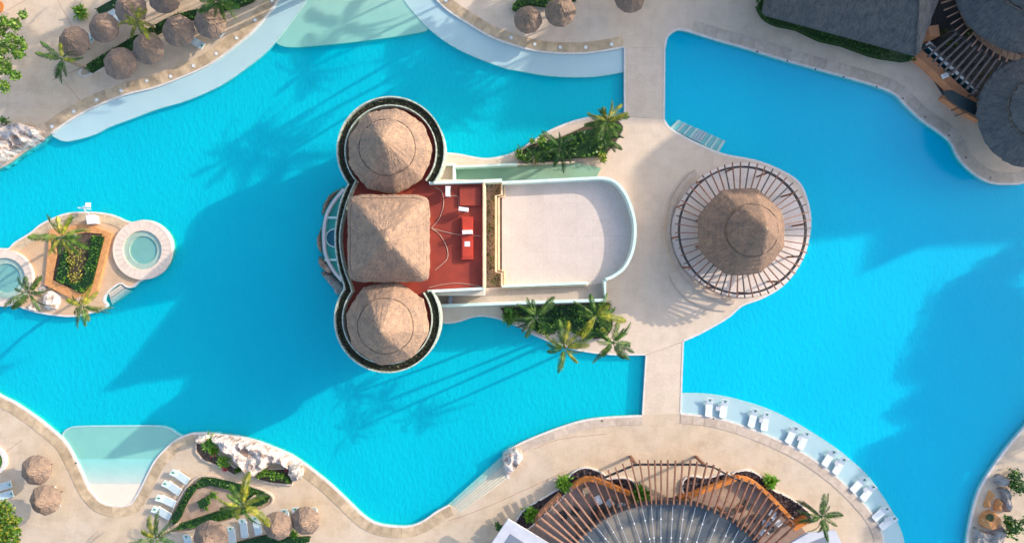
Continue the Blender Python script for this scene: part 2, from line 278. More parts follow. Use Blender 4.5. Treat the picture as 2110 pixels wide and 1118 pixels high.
class MB:
    def __init__(s): s.v = []; s.f = []
    def add(s, v, f):
        o = len(s.v); s.v += [tuple(map(float, p)) for p in v]; s.f += [tuple(i+o for i in q) for q in f]; return s
    def box(s, cx, cy, cz, sx, sy, sz, rz=0, rx=0):
        R = Matrix.Rotation(rz, 3, 'Z') @ Matrix.Rotation(rx, 3, 'Y'); v = []
        for dx in (-1, 1):
            for dy in (-1, 1):
                for dz in (-1, 1):
                    p = R @ Vector((dx*sx/2, dy*sy/2, dz*sz/2)); v.append((cx+p.x, cy+p.y, cz+p.z))
        return s.add(v, [(0, 1, 3, 2), (4, 6, 7, 5), (0, 4, 5, 1), (2, 3, 7, 6), (0, 2, 6, 4), (1, 5, 7, 3)])
    def prism(s, pts, z0, z1):
        if area(pts) < 0: pts = pts[::-1]
        n = len(pts); f = z1 if callable(z1) else (lambda x, y: z1)
        v = [(x, y, z0) for x, y in pts]+[(x, y, f(x, y)) for x, y in pts]
        return s.add(v, [tuple(range(n-1, -1, -1)), tuple(range(n, 2*n))]+[(i, (i+1) % n, n+(i+1) % n, n+i) for i in range(n)])
    def strip(s, A, B, z0, z1, closed=False):
        n = len(A); v = []
        for a, b in zip(A, B): v += [(a[0], a[1], z0), (b[0], b[1], z0), (b[0], b[1], z1), (a[0], a[1], z1)]
        f = []
        for i in range(n if closed else n-1):
            p = 4*i; q = 4*((i+1) % n)
            for k in range(4): f.append((p+k, p+(k+1) % 4, q+(k+1) % 4, q+k))
        if not closed: f += [(0, 3, 2, 1), (4*n-4, 4*n-3, 4*n-2, 4*n-1)]
        return s.add(v, f)
    def bar(s, p, q, w_, h_):
        p = Vector(p); q = Vector(q); d = (q-p); L = d.length; d.normalize()
        up = Vector((0, 0, 1)) if abs(d.z) < 0.9 else Vector((1, 0, 0))
        r = d.cross(up).normalized(); u = r.cross(d).normalized(); v = []
        for a in (p, q):
            for i, j in ((-1, -1), (1, -1), (1, 1), (-1, 1)): v.append(a+r*w_/2*i+u*h_/2*j)
        return s.add(v, [(3, 2, 1, 0), (4, 5, 6, 7)]+[(k, (k+1) % 4, 4+(k+1) % 4, 4+k) for k in range(4)])
    def tube(s, path, rad, n=7):
        v = []; m = len(path)
        for i, p in enumerate(path):
            p = Vector(p); t = (Vector(path[min(i+1, m-1)])-Vector(path[max(i-1, 0)])).normalized()
            r = t.orthogonal().normalized() if abs(t.z) < 0.95 else Vector((1, 0, 0)).cross(t).normalized()
            u = t.cross(r); R = rad[i] if isinstance(rad, (list, tuple)) else rad
            for k in range(n): a = 2*PI*k/n; v.append(p+r*math.cos(a)*R+u*math.sin(a)*R)
        f = [(i*n+k, i*n+(k+1) % n, (i+1)*n+(k+1) % n, (i+1)*n+k) for i in range(m-1) for k in range(n)]
        f += [tuple(range(n-1, -1, -1)), tuple((m-1)*n+k for k in range(n))]
        return s.add(v, f)
    def mesh(s, name, mat, off=(0, 0, 0)):
        me = bpy.data.meshes.new(name)
        me.from_pydata([(x-off[0], y-off[1], z-off[2]) for x, y, z in s.v], [], s.f); me.materials.append(mat); me.validate(); return me
    def build(s, name, mat, parent=None, at=None, smooth=False):
        base = wloc(parent) if parent is not None else Vector((0, 0, 0))
        loc = Vector(at) if at is not None else (base if parent is not None else Vector((0, 0, 0)))
        me = s.mesh(name, M[mat], tuple(loc))
        o = bpy.data.objects.new(name, me); COL.objects.link(o); o.parent = parent
        o.location = loc-base
        if smooth:
            for p in me.polygons: p.use_smooth = True
        return o
def tag(o, label, cat, group=None, kind=None):
    if label: o['label'] = label
    if cat: o['category'] = cat
    if group: o['group'] = group
    if kind: o['kind'] = kind
    return o
def thing(name, label, cat, loc=(0, 0, 0), rz=0, group=None):
    o = bpy.data.objects.new(name, None); COL.objects.link(o); o.location = loc; o.rotation_euler = (0, 0, rz)
    o.empty_display_size = 0.3
    return tag(o, label, cat, group)
def struct(o): o['kind'] = 'structure'; return o
def copy_tree(o, parent=None):
    c = o.copy(); COL.objects.link(c); c.parent = parent
    for ch in list(o.children): copy_tree(ch, c)
    return c
def npmesh(name, V, F, mat):
    me = bpy.data.meshes.new(name); V = np.asarray(V, np.float32).reshape(-1, 3); F = np.asarray(F, np.int32)
    me.vertices.add(len(V)); me.vertices.foreach_set('co', V.ravel())
    k = F.shape[1]; me.loops.add(F.size); me.loops.foreach_set('vertex_index', F.ravel())
    me.polygons.add(len(F)); me.polygons.foreach_set('loop_start', np.arange(0, F.size, k, dtype=np.int32))
    me.materials.append(mat); me.update(calc_edges=True); me.validate(); return me
def leafverts(P, size, asp=0.5, flat=0.5):
    """diamond leaves at points P"""
    n = len(P); a = RNG.uniform(0, 2*PI, n); tilt = RNG.normal(0, 1-flat, n)
    d = np.stack([np.cos(a)*np.cos(tilt), np.sin(a)*np.cos(tilt), np.sin(tilt)], 1)
    r = np.stack([-np.sin(a), np.cos(a), RNG.normal(0, 1-flat, n)], 1)
    s = (size*RNG.uniform(0.6, 1.3, n))[:, None]
    V = np.stack([P-d*s*0.5, P+r*s*asp*0.5, P+d*s*0.5, P-r*s*asp*0.5], 1)
    return V.reshape(-1, 3), np.arange(4*n).reshape(n, 4)
def leafobj(name, P, size, mat, parent=None, asp=0.55, flat=0.5):
    base = wloc(parent) if parent is not None else Vector((0, 0, 0))
    V, F = leafverts(np.asarray(P), size, asp, flat)
    me = npmesh(name, V-np.array(base), F, M[mat]); o = bpy.data.objects.new(name, me); COL.objects.link(o); o.parent = parent
    return o
def polypts(poly, n):
    P = np.array(poly); lo = P.min(0); hi = P.max(0); out = []
    while len(out) < n:
        x, y = RNG.uniform(lo, hi)
        if inside(x, y, poly): out.append((x, y))
    return np.array(out)
def hedge(name, label, cat, poly, z0, h, mat='leaf_dark', dens=26, size=0.24, group=None, core=True, parent=None, bright=None):
    """clipped or loose planting on a bed: a core and leaves all over it"""
    cx = sum(p[0] for p in poly)/len(poly); cy = sum(p[1] for p in poly)/len(poly)
    t = thing(name, label, cat, (cx, cy, z0), group=group)
    A = abs(area(poly)); n = int(A*dens)+20
    P = polypts(poly, n); z = np.array([z0+h*(0.35+0.65*RNG.uniform()**0.4)*(0.72+0.45*noise.noise((x*0.9, y*0.9, z0))) for x, y in P])
    leafobj('foliage', np.c_[P, z], size, mat, t)
    if bright:
        k = max(6, n//4); Q = polypts(poly, k)
        keep = [i for i in range(k) if noise.noise((Q[i][0]*0.7+9, Q[i][1]*0.7, 3)) > -0.05]
        if len(keep) > 3: leafobj('young_foliage', np.c_[Q[keep], np.full(len(keep), z0+h*0.95)+RNG.uniform(-0.1, 0.12, len(keep))], size, bright, t)
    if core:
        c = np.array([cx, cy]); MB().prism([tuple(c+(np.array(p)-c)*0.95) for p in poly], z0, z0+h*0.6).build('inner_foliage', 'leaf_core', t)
    return t
def heightfield(name, mat, poly, z0, h, res=0.16, seed=0, edge=0.5, parent=None, freq=0.8, rough=0.6, pits=()):
    P = np.array(poly); lo = P.min(0); hi = P.max(0); nx = int((hi[0]-lo[0])/res)+2; ny = int((hi[1]-lo[1])/res)+2
    seg = [(np.array(poly[i]), np.array(poly[(i+1) % len(poly)])) for i in range(len(poly))]
    def dist(x, y):
        q = np.array([x, y]); m = 9
        for a, b in seg:
            ab = b-a; t = max(0, min(1, np.dot(q-a, ab)/(np.dot(ab, ab)+1e-9))); m = min(m, np.linalg.norm(q-a-ab*t))
        return m
    idx = {}; v = []; f = []
    for i in range(nx):
        for j in range(ny):
            x = lo[0]+i*res; y = lo[1]+j*res; ins = inside(x, y, poly); d = dist(x, y)
            if not ins and d > res*0.8: continue
            d = d if ins else 0
            e = min(1, d/edge); e = e*e*(3-2*e)
            r1 = 1.6*noise.voronoi((x*freq*0.8+seed, y*freq*0.8+0.4*noise.noise((x, y, seed)), seed*1.3))[0][0]-0.3+0.25*noise.noise((x*2.3, y*2.3, seed))
            r2 = 0.6-abs(noise.noise((x*freq*1.1+seed*3, y*freq*1.1, 4)))*2
            z = z0+h*e*(0.62+rough*(0.42*r1+0.28*r2))
            for (a, b, rr, zz) in pits:
                if math.hypot(x-a, y-b) < rr: z = min(z, zz)
            jx = 0 if e == 0 else RNG.uniform(-.3, .3)*res
            idx[i, j] = len(v); v.append((x+jx, y+jx*0.7, z))
    for (i, j) in idx:
        q = [(i, j), (i+1, j), (i+1, j+1), (i, j+1)]
        if all(k in idx for k in q): a, b, c, d = [idx[k] for k in q]; f += [(a, b, c), (a, c, d)] if (i+j) % 2 else [(a, b, d), (b, c, d)]
    mb = MB(); mb.add(v, f)
    return mb.build(name, mat, parent)

# ------------------------------------------------------------------ setting: ground, pool, decks
ZW = -0.12; ZF = -0.66
struct(MB().prism([(-600, -600), (600, -600), (600, 600), (-600, 600)], -1.6, -0.95).build('ground', 'lawn'))
X0, X1, Y0, Y1 = -262, 2400, -70, 1480
mb = MB()
for a in ((-900, -900, X0, 2000), (X1, -900, 3100, 2000), (X0, -900, X1, Y0), (X0, Y1, X1, 2000)):
    mb.prism(UL([(a[0], a[1]), (a[2], a[1]), (a[2], a[3]), (a[0], a[3])]), -0.9, -0.012)
struct(mb.build('outer_pavement', 'deck'))
struct(MB().prism(UL([(X0-8, Y0-8), (1325, Y0-8), (1325, 480), (1370, 480), (1370, Y1+8), (X0-8, Y1+8)]), -0.85, ZF).build('pool_floor_west', 'pool_left'))
struct(MB().prism(UL([(1325, Y0-8), (X1+8, Y0-8), (X1+8, Y1+8), (1370, Y1+8), (1370, 480), (1325, 480)]), -0.85, ZF).build('pool_floor_east', 'pool_right'))
struct(MB().prism(UL([(X0-4, Y0-4), (X1+4, Y0-4), (X1+4, Y1+4), (X0-4, Y1+4)]), -0.88, ZW).build('pool_water', 'water'))

nw_edge = sm([(106, 275), (145, 248), (193, 222), (258, 196), (322, 180), (386, 155), (435, 132), (483, 97), (515, 71), (540, 45), (560, 20), (573, 0), (592, -45), (600, -80)], 4)
nw_ledge = sm([(106, 277), (129, 288), (155, 285), (193, 274), (225, 258), (274, 240), (322, 222), (386, 203), (451, 174), (499, 142), (540, 110), (571, 77), (606, 32), (629, 0), (650, -40), (662, -80)], 4)
n_edge = sm([(850, -80), (872, -40), (899, 0), (928, 26), (967, 51), (1000, 71), (1032, 85), (1080, 100), (1129, 109), (1193, 111), (1241, 106), (1286, 98)], 4)
n_ledge = sm([(800, -80), (815, -40), (835, 0), (864, 35), (893, 64), (935, 93), (983, 116), (1040, 137), (1064, 142), (1129, 153), (1193, 156), (1241, 153), (1286, 145)], 4)
ne_edge = [(1371, 98)]+sm([(1371, 100), (1376, 78), (1390, 65), (1410, 63), (1480, 84), (1540, 101), (1611, 123), (1683, 143), (1755, 163), (1808, 179), (1844, 195), (1862, 213), (1898, 247), (1934, 272), (1959, 293), (1973, 322), (1994, 347), (2023, 369), (2052, 379), (2091, 380), (2110, 377), (2180, 350), (2400, 330), (2440, 330)], 4)
isl_n = sm([(1286, 240), (1240, 238), (1205, 243), (1170, 253), (1130, 270), (1095, 292), (1070, 308), (1040, 320), (1005, 326), (975, 323), (945, 317), (917, 315), (880, 318)], 4)
isl_s = sm([(880, 655), (912, 665), (940, 664), (975, 653), (1000, 652), (1030, 658), (1070, 674), (1100, 690), (1140, 706), (1180, 719), (1225, 727), (1270, 731), (1330, 731)], 4)
isl_e = sm([(1409, 703), (1450, 684), (1500, 655), (1530, 630), (1570, 615), (1612, 590), (1645, 550), (1665, 500), (1671, 450), (1662, 405), (1644, 372), (1603, 347), (1554, 329), (1492, 317), (1440, 296), (1400, 275), (1379, 261), (1369, 245)], 4)
sw_edge = sm([(-290, 690), (-120, 745), (0, 813), (30, 828), (76, 859), (106, 883), (130, 904), (145, 925), (157, 949), (169, 973), (181, 1001), (197, 1022), (212, 1035), (239, 1041), (266, 1038), (278, 1025), (293, 998), (305, 973), (320, 946), (342, 922), (363, 904), (390, 893), (402, 891), (429, 891), (461, 895), (496, 899), (531, 908), (565, 921), (600, 936), (630, 956), (655, 975), (681, 996), (719, 1032), (748, 1060), (776, 1077), (814, 1083), (847, 1082), (875, 1070), (899, 1053), (925, 1039)], 3)
s_edge = sm([(1046, 986), (1040, 960), (1040, 935), (1063, 917), (1097, 901), (1149, 881), (1198, 866), (1248, 859), (1323, 855)], 3)
se_edge = sm([(1403, 851), (1451, 856), (1496, 865), (1542, 880), (1587, 898), (1633, 919), (1678, 946), (1723, 980), (1753, 1007), (1784, 1040), (1800, 1061), (1815, 1088), (1822, 1118), (1830, 1200), (1832, 1500)], 3)
se_ledge = sm([(1406, 812), (1451, 813), (1496, 819), (1542, 831), (1587, 846), (1633, 868), (1678, 895), (1723, 925), (1753, 949), (1784, 977), (1806, 1005), (1836, 1050), (1855, 1091), (1863, 1118), (1875, 1200), (1880, 1480)], 3)
e_edge = sm([(2440, 640), (2300, 690), (2200, 780), (2110, 885), (2080, 920), (2045, 968), (2020, 1010), (2005, 1060), (1995, 1118), (1990, 1200), (1990, 1500)], 4)
ZB = -0.83
def deck(name, pts, mat='deck', z=0.0): return struct(MB().prism(UL(pts), ZB, z).build(name, mat))
deck('pool_deck_northwest', [(-700, -400)]+[(600, -400)]+nw_edge[::-1]+[(60, 305), (20, 335), (0, 346), (-60, 375), (-300, 420), (-700, 420)])
deck('pool_deck_north', [(850, -400)]+n_edge+ne_edge+[(2440, -400)], 'deck_pink')
deck('island_deck', isl_n+[(850, 400), (850, 600)]+isl_s+isl_e, 'deck_pink')
deck('pool_deck_south', [(-700, 1600), (-700, 690)]+sw_edge+[(949, 1055)]+s_edge+se_edge+[(1832, 1600)])
deck('pool_deck_east', e_edge+[(2900, 1500), (2900, 640)])
# ledges just under the water
struct(MB().prism(UL(nw_edge+nw_ledge[::-1]), ZB, ZW-0.03).build('tanning_ledge_northwest', 'ledge'))
struct(MB().prism(UL(n_edge+n_ledge[::-1]), ZB, ZW-0.03).build('tanning_ledge_north', 'ledge'))
struct(MB().prism(UL(se_edge+se_ledge[::-1]), ZB, ZW-0.03).build('tanning_ledge_south', 'ledge'))
# beach entries
bt = sm([(664, -84), (640, -40), (606, 32), (571, 77), (572, 90), (600, 96), (650, 93), (720, 86), (800, 76), (850, 68), (880, 60), (870, 40), (835, 0), (800, -84)], 4)
struct(MB().prism(UL(bt), ZB, lambda x, y: ZW-0.085+0.005*(y-U(0, 96)[1])).build('beach_entry_north', 'beach'))
bs = sm([(134, 912), (128, 896), (140, 884), (165, 880), (250, 879), (320, 879), (345, 883), (368, 897), (380, 900)], 4)
bp2 = bs+sm([(380, 900), (342, 928), (325, 946)], 4)+[(322, 946), (158, 946)]
struct(MB().prism(UL(bp2), ZB, ZW-0.09).build('beach_entry_south', 'beach'))
yA = U(0, 946)[1]; yB = U(0, 1040)[1]
struct(MB().prism(UL([(152, 946), (324, 946), (312, 975), (296, 1010), (280, 1040), (240, 1046), (200, 1040), (176, 1000), (160, 960)]), ZB, lambda x, y: ZW-0.088+0.16*(yA-y)/(yA-yB)).build('beach_slope', 'beach2'))
# white lips of the pool edge: thin raised line pieces along edges, and the coping stones
def lip(name, edge, side, wpx=3.0, z=0.02):
    w2 = UL(edge); return struct(MB().strip(offs(w2, 0.03*side), offs(w2, -wpx/PPM*side), -0.3, z).build(name, 'edge'))
def stones(parent, edge, width, side, step, mat='coping', z=0.035, inset=3.2, name='coping_stone'):
    w2 = resample(UL(edge), 0.25); n = max(2, int(round(len(w2)*0.25/step)))
    A = offs(w2, -inset/PPM*side); B = offs(w2, -(inset+width)/PPM*side)
    idx = [int(round(k*(len(w2)-1)/n)) for k in range(n+1)]
    for k in range(n):
        i, j = idx[k], idx[k+1]
        if j-i < 1: continue
        a = [A[q] for q in sorted({i, (i+j)//2, j})]; b = [B[q] for q in sorted({i, (i+j)//2, j})]
        a = [tuple(np.array(a[0])+(np.array(a[1])-np.array(a[0]))*0.04)]+a[1:]; b = [tuple(np.array(b[0])+(np.array(b[1])-np.array(b[0]))*0.04)]+b[1:]
        mb = MB().strip(a, b, 0.0-0.05, z+random.uniform(-0.006, 0.008))
        mb.build(name, mat, parent)
D = bpy.data.objects
lip('pool_lip', nw_edge, -1); stones(D['pool_deck_northwest'], nw_edge[:50], 22, -1, 1.15)
lip('pool_lip', n_edge, -1); stones(D['pool_deck_north'], n_edge[6:], 20, -1, 1.2)
lip('pool_lip', ne_edge[1:], -1, 4); stones(D['pool_deck_north'], ne_edge[14:84], 22, -1, 1.3, 'coping_pink')
lip('pool_lip', isl_n, -1, 4); lip('pool_lip', isl_s, -1, 3); lip('pool_lip', isl_e, -1, 4)
lip('pool_lip', sw_edge, 1, 4)
stones(D['pool_deck_south'], sw_edge[5:66], 20, 1, 1.1); stones(D['pool_deck_south'], sw_edge[84:], 20, 1, 1.1)
lip('pool_lip', s_edge, 1, 5); stones(D['pool_deck_south'], s_edge[9:], 16, 1, 1.4, 'coping_pink')
lip('pool_lip', se_edge, 1, 3); stones(D['pool_deck_south'], se_edge[:40], 17, 1, 1.2, 'coping_pink')
lip('pool_lip', e_edge, 1, 4)
def ledge_lip(name, edge, side):
    w2 = UL(edge); struct(MB().strip(offs(w2, 0.02*side), offs(w2, -0.12*side), -0.5, ZW-0.015).build(name, 'edge'))
ledge_lip('ledge_lip', nw_ledge, 1); ledge_lip('ledge_lip', n_ledge, 1); ledge_lip('ledge_lip', se_ledge, -1)
ledge_lip('beach_lip', bs, -1)
for k, o in enumerate(D):
    pass

for px_, py_ in ((1560, 112), (1622, 131), (1680, 148), (1738, 164), (1806, 184), (1860, 208), (1906, 246), (1955, 284), (1990, 330), (2040, 371), (157, 953), (1470, 862), (1240, 866)):
    x, y = U(px_, py_-5 if px_ > 1500 else py_); MB().prism(circ(x, y, 0.09, n=8)[:-1], 0.02, 0.05).build('drain_cover', 'wood_dark', D['pool_deck_north'] if px_ > 1500 else D['pool_deck_south'])
# ------------------------------------------------------------------ bridges
def bridge(label, pts):
    c = (sum(p[0] for p in pts)/4, sum(p[1] for p in pts)/4); wc = U(*c)
    t = thing('footbridge', label, 'bridge', (wc[0], wc[1], -0.6))
    a, b, c_, d = [np.array(U(*p)) for p in pts]     # top-left, top-right, bottom-right, bottom-left
    MB().prism([tuple(a), tuple(b), tuple(c_), tuple(d)], -0.34, 0.006).build('slab', 'deck_pink', t)
    for p, q, s in ((a, d, 1), (b, c_, -1)):
        MB().strip([tuple(p+np.array([0.01*-s, 0])), tuple(q+np.array([0.01*-s, 0]))], [tuple(p+np.array([0.16*s, 0])), tuple(q+np.array([0.16*s, 0]))], -0.33, 0.035).build('edge_curb', 'edge', t)
    for f in (0.33, 0.67):
        l_ = a+(d-a)*f; r_ = b+(c_-b)*f; MB().bar((l_[0]+0.4, l_[1], -0.5), (r_[0]-0.4, r_[1], -0.5), 0.4, 0.31).build('pier', 'wall', t)
bridge('straight pale paved footbridge crossing from the top deck to the island, the shaded one', [(1286, 98.3), (1371, 98.3), (1369.5, 244.8), (1286, 239.5)])
bridge('straight pale paved footbridge leading from the island down to the sunlit bottom deck', [(1330.5, 731.3), (1409, 703.6), (1403.5, 851), (1323, 854.8)])

# ------------------------------------------------------------------ pool steps
def steps(label, quad, n, alt, z0=ZW-0.45, z1=-0.03, sub=None):
    """quad: inner-left, inner-right, outer-right, outer-left (px); inner edge is on the deck"""
    q = [np.array(U(*p)) for p in quad]
    t = thing('pool_steps', label, 'steps', (*((q[0]+q[1]+q[2]+q[3])/4), -0.6))
    for k in range(n):
        f0, f1 = k/n, (k+1)/n; z = z1+(z0-z1)*f0
        A = q[0]+(q[3]-q[0])*f0; B = q[1]+(q[2]-q[1])*f0; C = q[1]+(q[2]-q[1])*f1; Dd = q[0]+(q[3]-q[0])*f1
        tr = MB().prism([tuple(A), tuple(B), tuple(C), tuple(Dd)], -0.655, z).build('tread', alt[k % len(alt)], t)
        e = 0.10; nA = C+(B-C)*min(1, e/np.linalg.norm(B-C)); nD = Dd+(A-Dd)*min(1, e/np.linalg.norm(A-Dd))
        MB().prism([tuple(nD), tuple(nA), tuple(C), tuple(Dd)], z+0.003, z+0.02).build('nosing', 'step_line', tr)
    return t
steps('broad fan of pale steps going down into the pool beside the lone white rock', [(949, 1055), (1046, 986), (1036, 939), (925, 1038)], 8, ['step_cream'], ZW-0.09, -0.02)
# striped steps on the north-east side of the island: short risers run across it
t = thing('pool_steps', 'slatted green and pink steps on the shaded side of the island above the round pergola', 'steps', (*U(1438, 281), -0.6))
P0, P1, P2, P3 = (1382, 262), (1482, 314), (1497, 290), (1398, 246)
cols = ['step', 'step_line', 'step_pink', 'step_line', 'step', 'step_line', 'step', 'step_pink', 'step_pink', 'step_pink', 'step_line', 'step', 'step_line', 'step', 'step_line', 'step']
nn = len(cols)
for k in range(nn):
    f0, f1 = k/nn, (k+1)/nn-0.006
    L = lambda a, b, f: (a[0]+(b[0]-a[0])*f, a[1]+(b[1]-a[1])*f)
    MB().prism(UL([L(P0, P1, f0), L(P0, P1, f1), L(P3, P2, f1), L(P3, P2, f0)]), -0.655, -0.14 if cols[k] != 'step_line' else -0.2).build('tread', cols[k], t)

# ------------------------------------------------------------------ lamps let into the coping
lamps = [(108, 261), (153, 230), (200, 206), (250, 187), (303, 167), (352, 158), (399, 136), (446, 111), (488, 79), (526, 42), (561, 2), (919, 2), (1053, 78), (1102, 92), (1154, 98), (1207, 98), (1260, 92)]
lamp_words = ['nearest the big white rock', 'second from the big white rock', 'third from the big white rock', 'fourth from the big white rock', 'below the lowest front row parasol', 'below the second front row parasol', 'seventh from the big white rock', 'below the third front row parasol', 'third from the top edge', 'second from the top edge', 'at the top edge', 'at the top edge', 'left of the parasol pair', 'below the left parasol', 'below the right parasol', 'second from the footbridge', 'nearest the footbridge']
lp = thing('deck_lamp', '', 'lamp', (0, 0, 0.03))
MB().prism(circ(0, 0, 0.16, n=12)[:-1], 0.03, 0.075).build('lamp_cover', 'lamp', lp, at=(0, 0, 0.03))
MB().strip(circ(0, 0, 0.21, n=12)[:-1], circ(0, 0, 0.165, n=12)[:-1], 0.03, 0.06, True).build('lamp_ring', 'steel', lp, at=(0, 0, 0.03))
for k, p in enumerate(lamps):
    o = lp if k == 0 else copy_tree(lp)
    o.location = (*U(*p), 0.03)
    nw_ = k < 11
    o['label'] = ('round white lamp in the top left coping, ' if nw_ else 'round white lamp in the top middle coping, ')+lamp_words[k]
    o['group'] = 'white lamps in the top left coping' if nw_ else 'white lamps in the top middle coping'

# ------------------------------------------------------------------ thatched cones
def cone_rings(base, apex, R, sides, z0, z1, t0=0.0, t1=1.0, off=0.0, nseg=72, nr=14, jit=0.05, power=1.0, lip_=0.22, rot=0.0, square=False, sag=0.0, tip=0.0):
    mb = MB(); v = []; f = []
    def rad(a):
        if square: return 1/((abs(math.cos(a))**9+abs(math.sin(a))**9)**(1/9))
        if not sides: return 1
        s = 2*PI/sides; b = (a+rot) % s; return 0.35+0.65*math.cos(s/2)/math.cos(b-s/2)+0.02
    rows = []
    for i in range(nr+1):
        t = t0+(t1-t0)*i/nr; r = R*((1-t)**power)*(1)+off*(1 if i < nr else 0.5)+(0.035*R/4 if i % 2 else 0)
        r = max(r, tip)
        row = []
        for k in range(nseg):
            a = 2*PI*k/nseg; fx = rad(a)*min(1, (1-t)*3)+(1-min(1, (1-t)*3)) if not square else rad(a)
            ax = base[0]+(apex[0]-base[0])*t; ay = base[1]+(apex[1]-base[1])*t
            j = jit*(RNG.uniform(-1, 1))+jit*1.2*noise.noise((math.cos(a)*5, math.sin(a)*5, t*6+R))
            rr = r*fx+j*(1.6 if i == 0 else 0.8)*min(1, r)
            if square: cxp = ax+rr*math.cos(a); cyp = ay+rr*math.sin(a)*1.06
            else: cxp = ax+rr*math.cos(a); cyp = ay+rr*math.sin(a)
            z = z0+(z1-z0)*(t if square else 0.87*t+0.13*t**2.2)+off*0.8+sag*math.sin(PI*t)+jit*0.6*RNG.uniform(-1, 1)
            row.append(len(v)); v.append((cxp, cyp, z))
        rows.append(row)
    under = []
    for k in range(nseg):
        x, y, z = v[rows[0][k]]; ax, ay = base if t0 == 0 else (base[0]+(apex[0]-base[0])*t0, base[1]+(apex[1]-base[1])*t0)
        under.append(len(v)); v.append((x+(ax-x)*0.03, y+(ay-y)*0.03, z-lip_*(1+0.4*RNG.uniform(-1, 1))))
    uc = len(v); v.append((*(base if t0 == 0 else (base[0]+(apex[0]-base[0])*t0, base[1]+(apex[1]-base[1])*t0)), z0+(z1-z0)*t0+0.3*lip_))
    ac = len(v); tt = t1; v.append((base[0]+(apex[0]-base[0])*tt, base[1]+(apex[1]-base[1])*tt, z0+(z1-z0)*t1+off*0.8+0.05))
    for i in range(nr):
        for k in range(nseg): f.append((rows[i][k], rows[i][(k+1) % nseg], rows[i+1][(k+1) % nseg], rows[i+1][k]))
    for k in range(nseg):
        f.append((rows[0][(k+1) % nseg], rows[0][k], under[k], under[(k+1) % nseg]))
        f.append((under[(k+1) % nseg], under[k], uc)); f.append((rows[-1][k], rows[-1][(k+1) % nseg], ac))
    return mb.add(v, f)
def thatch_cone(parent, bpx, bz, apx, az, Rpx, sides, mat, cap_t=0.42, square=False, rot=0.0, rim=True, jit=0.05, name='thatch_roof'):
    base = U(*bpx, bz); apex = U(*apx, az); R = Rpx*(1-bz/CAMH)/PPM
    o = cone_rings(base, apex, R, sides, bz, az, nseg=96, nr=20, jit=jit*0.6, square=square, rot=rot, lip_=0.3, tip=0.05).build(name, mat, parent, at=(*apex, bz))
    c = cone_rings(base, apex, R, sides, bz, az, t0=cap_t, t1=0.985, off=0.24, nseg=80, nr=12, jit=jit*0.6, square=square and cap_t < 0.6, rot=rot, lip_=0.28, tip=0.05).build('ridge_cap', mat, parent, at=(*apex, bz))
    if not square:
        t_ = cap_t-0.012; ctr = (base[0]+(apex[0]-base[0])*t_, base[1]+(apex[1]-base[1])*t_); zz_ = bz+(az-bz)*(0.87*t_+0.13*t_**2.2); ring = []
        for q in range(49):
            a = 2*PI*q/48; s_ = 2*PI/sides if sides else 1; fx = 0.985+0.012*math.sin(5*a+R)+RNG.uniform(-.006, .006)
            ring.append((ctr[0]+(R*(1-t_)*fx+0.29)*math.cos(a), ctr[1]+(R*(1-t_)*fx+0.29)*math.sin(a), zz_+0.06))
        MB().tube(ring[:-1]+[ring[0]], 0.048, 5).build('cap_shade_ring', 'thatch_ring', parent, at=(*apex, bz))  # dark ring added to draw the shade line under the cap lip
    k = MB().tube([(apex[0], apex[1], az-0.25), (apex[0], apex[1], az+0.05), (apex[0]+0.02, apex[1], az+0.28)], [0.34, 0.26, 0.10], 9).build('finial', 'thatch_tip' if mat in ('thatch', 'thatch_bar') else mat, parent, at=(*apex, bz))
    return o

# ------------------------------------------------------------------ main building
ZR = 6.4; ZP = 7.3
bld = thing('tower_building', 'red roofed pool building with three thatched roofs and a pale rounded terrace', 'building', (*U(860, 490), 0))
def arc_deg(cx, cy, r, a0, a1, n): return circ(cx, cy, r, a0, a1, n)
# px, y down: angles measured with y down
nA0 = math.degrees(math.atan2(67, 91)); 
N_out = circ(805, 310, 112, 37, -218, 60)          # from lower right, over the top, to lower left
mid_out = sm([(713, 382), (698, 425), (689, 485), (695, 545), (710, 596)], 6)
S_out = circ(798, 658, 110, -145, -327+0, 46)      # from upper left down round the bottom to upper right
S_out = circ(798, 658, 110, 215, -33, 56)
N_in = circ(805, 311, 93, 40, -221, 60)
mid_in = sm([(729, 382), (712, 428), (701, 487), (708, 545), (726, 595)], 6)
S_in = circ(798, 657, 91, 218, -36, 56)
outer = N_out+mid_out[1:-1]+S_out; inner = N_in+mid_in[1:-1]+S_in
OW = UL(outer, ZP); IW = UL(inner, ZP)
right = UL([(996, 596), (996, 378)], ZP)
# body under the roof
OI = offs(OW, 1.05)
MB().prism(OI+[(right[0][0], OI[-1][1]), (right[0][0], OI[0][1])], -0.66, ZR-0.75).build('outer_wall', 'wall', bld)
MB().prism(OW+[(right[0][0], OW[-1][1]), (right[0][0], OW[0][1])], ZR-0.749, ZR-0.35).build('balcony_slab', 'wall', bld)
INr = IW+[U(893, 600, ZP), U(994, 598, ZP), U(994, 376, ZP), U(893, 376, ZP)]
MB().prism(INr, ZR-0.345, ZR).build('roof_deck', 'red', bld)
def rimstrip(name, L, wd, z0, z1, mat, side): return MB().strip(offs(L, 0), offs(L, wd*side), z0, z1).build(name, mat, bld)
rimstrip('planter_wall', OW, 0.12, ZR-0.6, ZP+0.02, 'white_rim', 1)
rimstrip('inner_parapet', IW, 0.10, ZR-0.345, ZP+0.06, 'white_rim', -1)
soilA = offs(OW, 0.12); soilB = offs(IW, -0.10)
MB().strip(soilA, soilB, ZR-0.4, ZP-0.55).build('planter_soil', 'soil', bld)
mid = [((a[0]+b[0])/2, (a[1]+b[1])/2) for a, b in zip(soilA, soilB)]
P = []
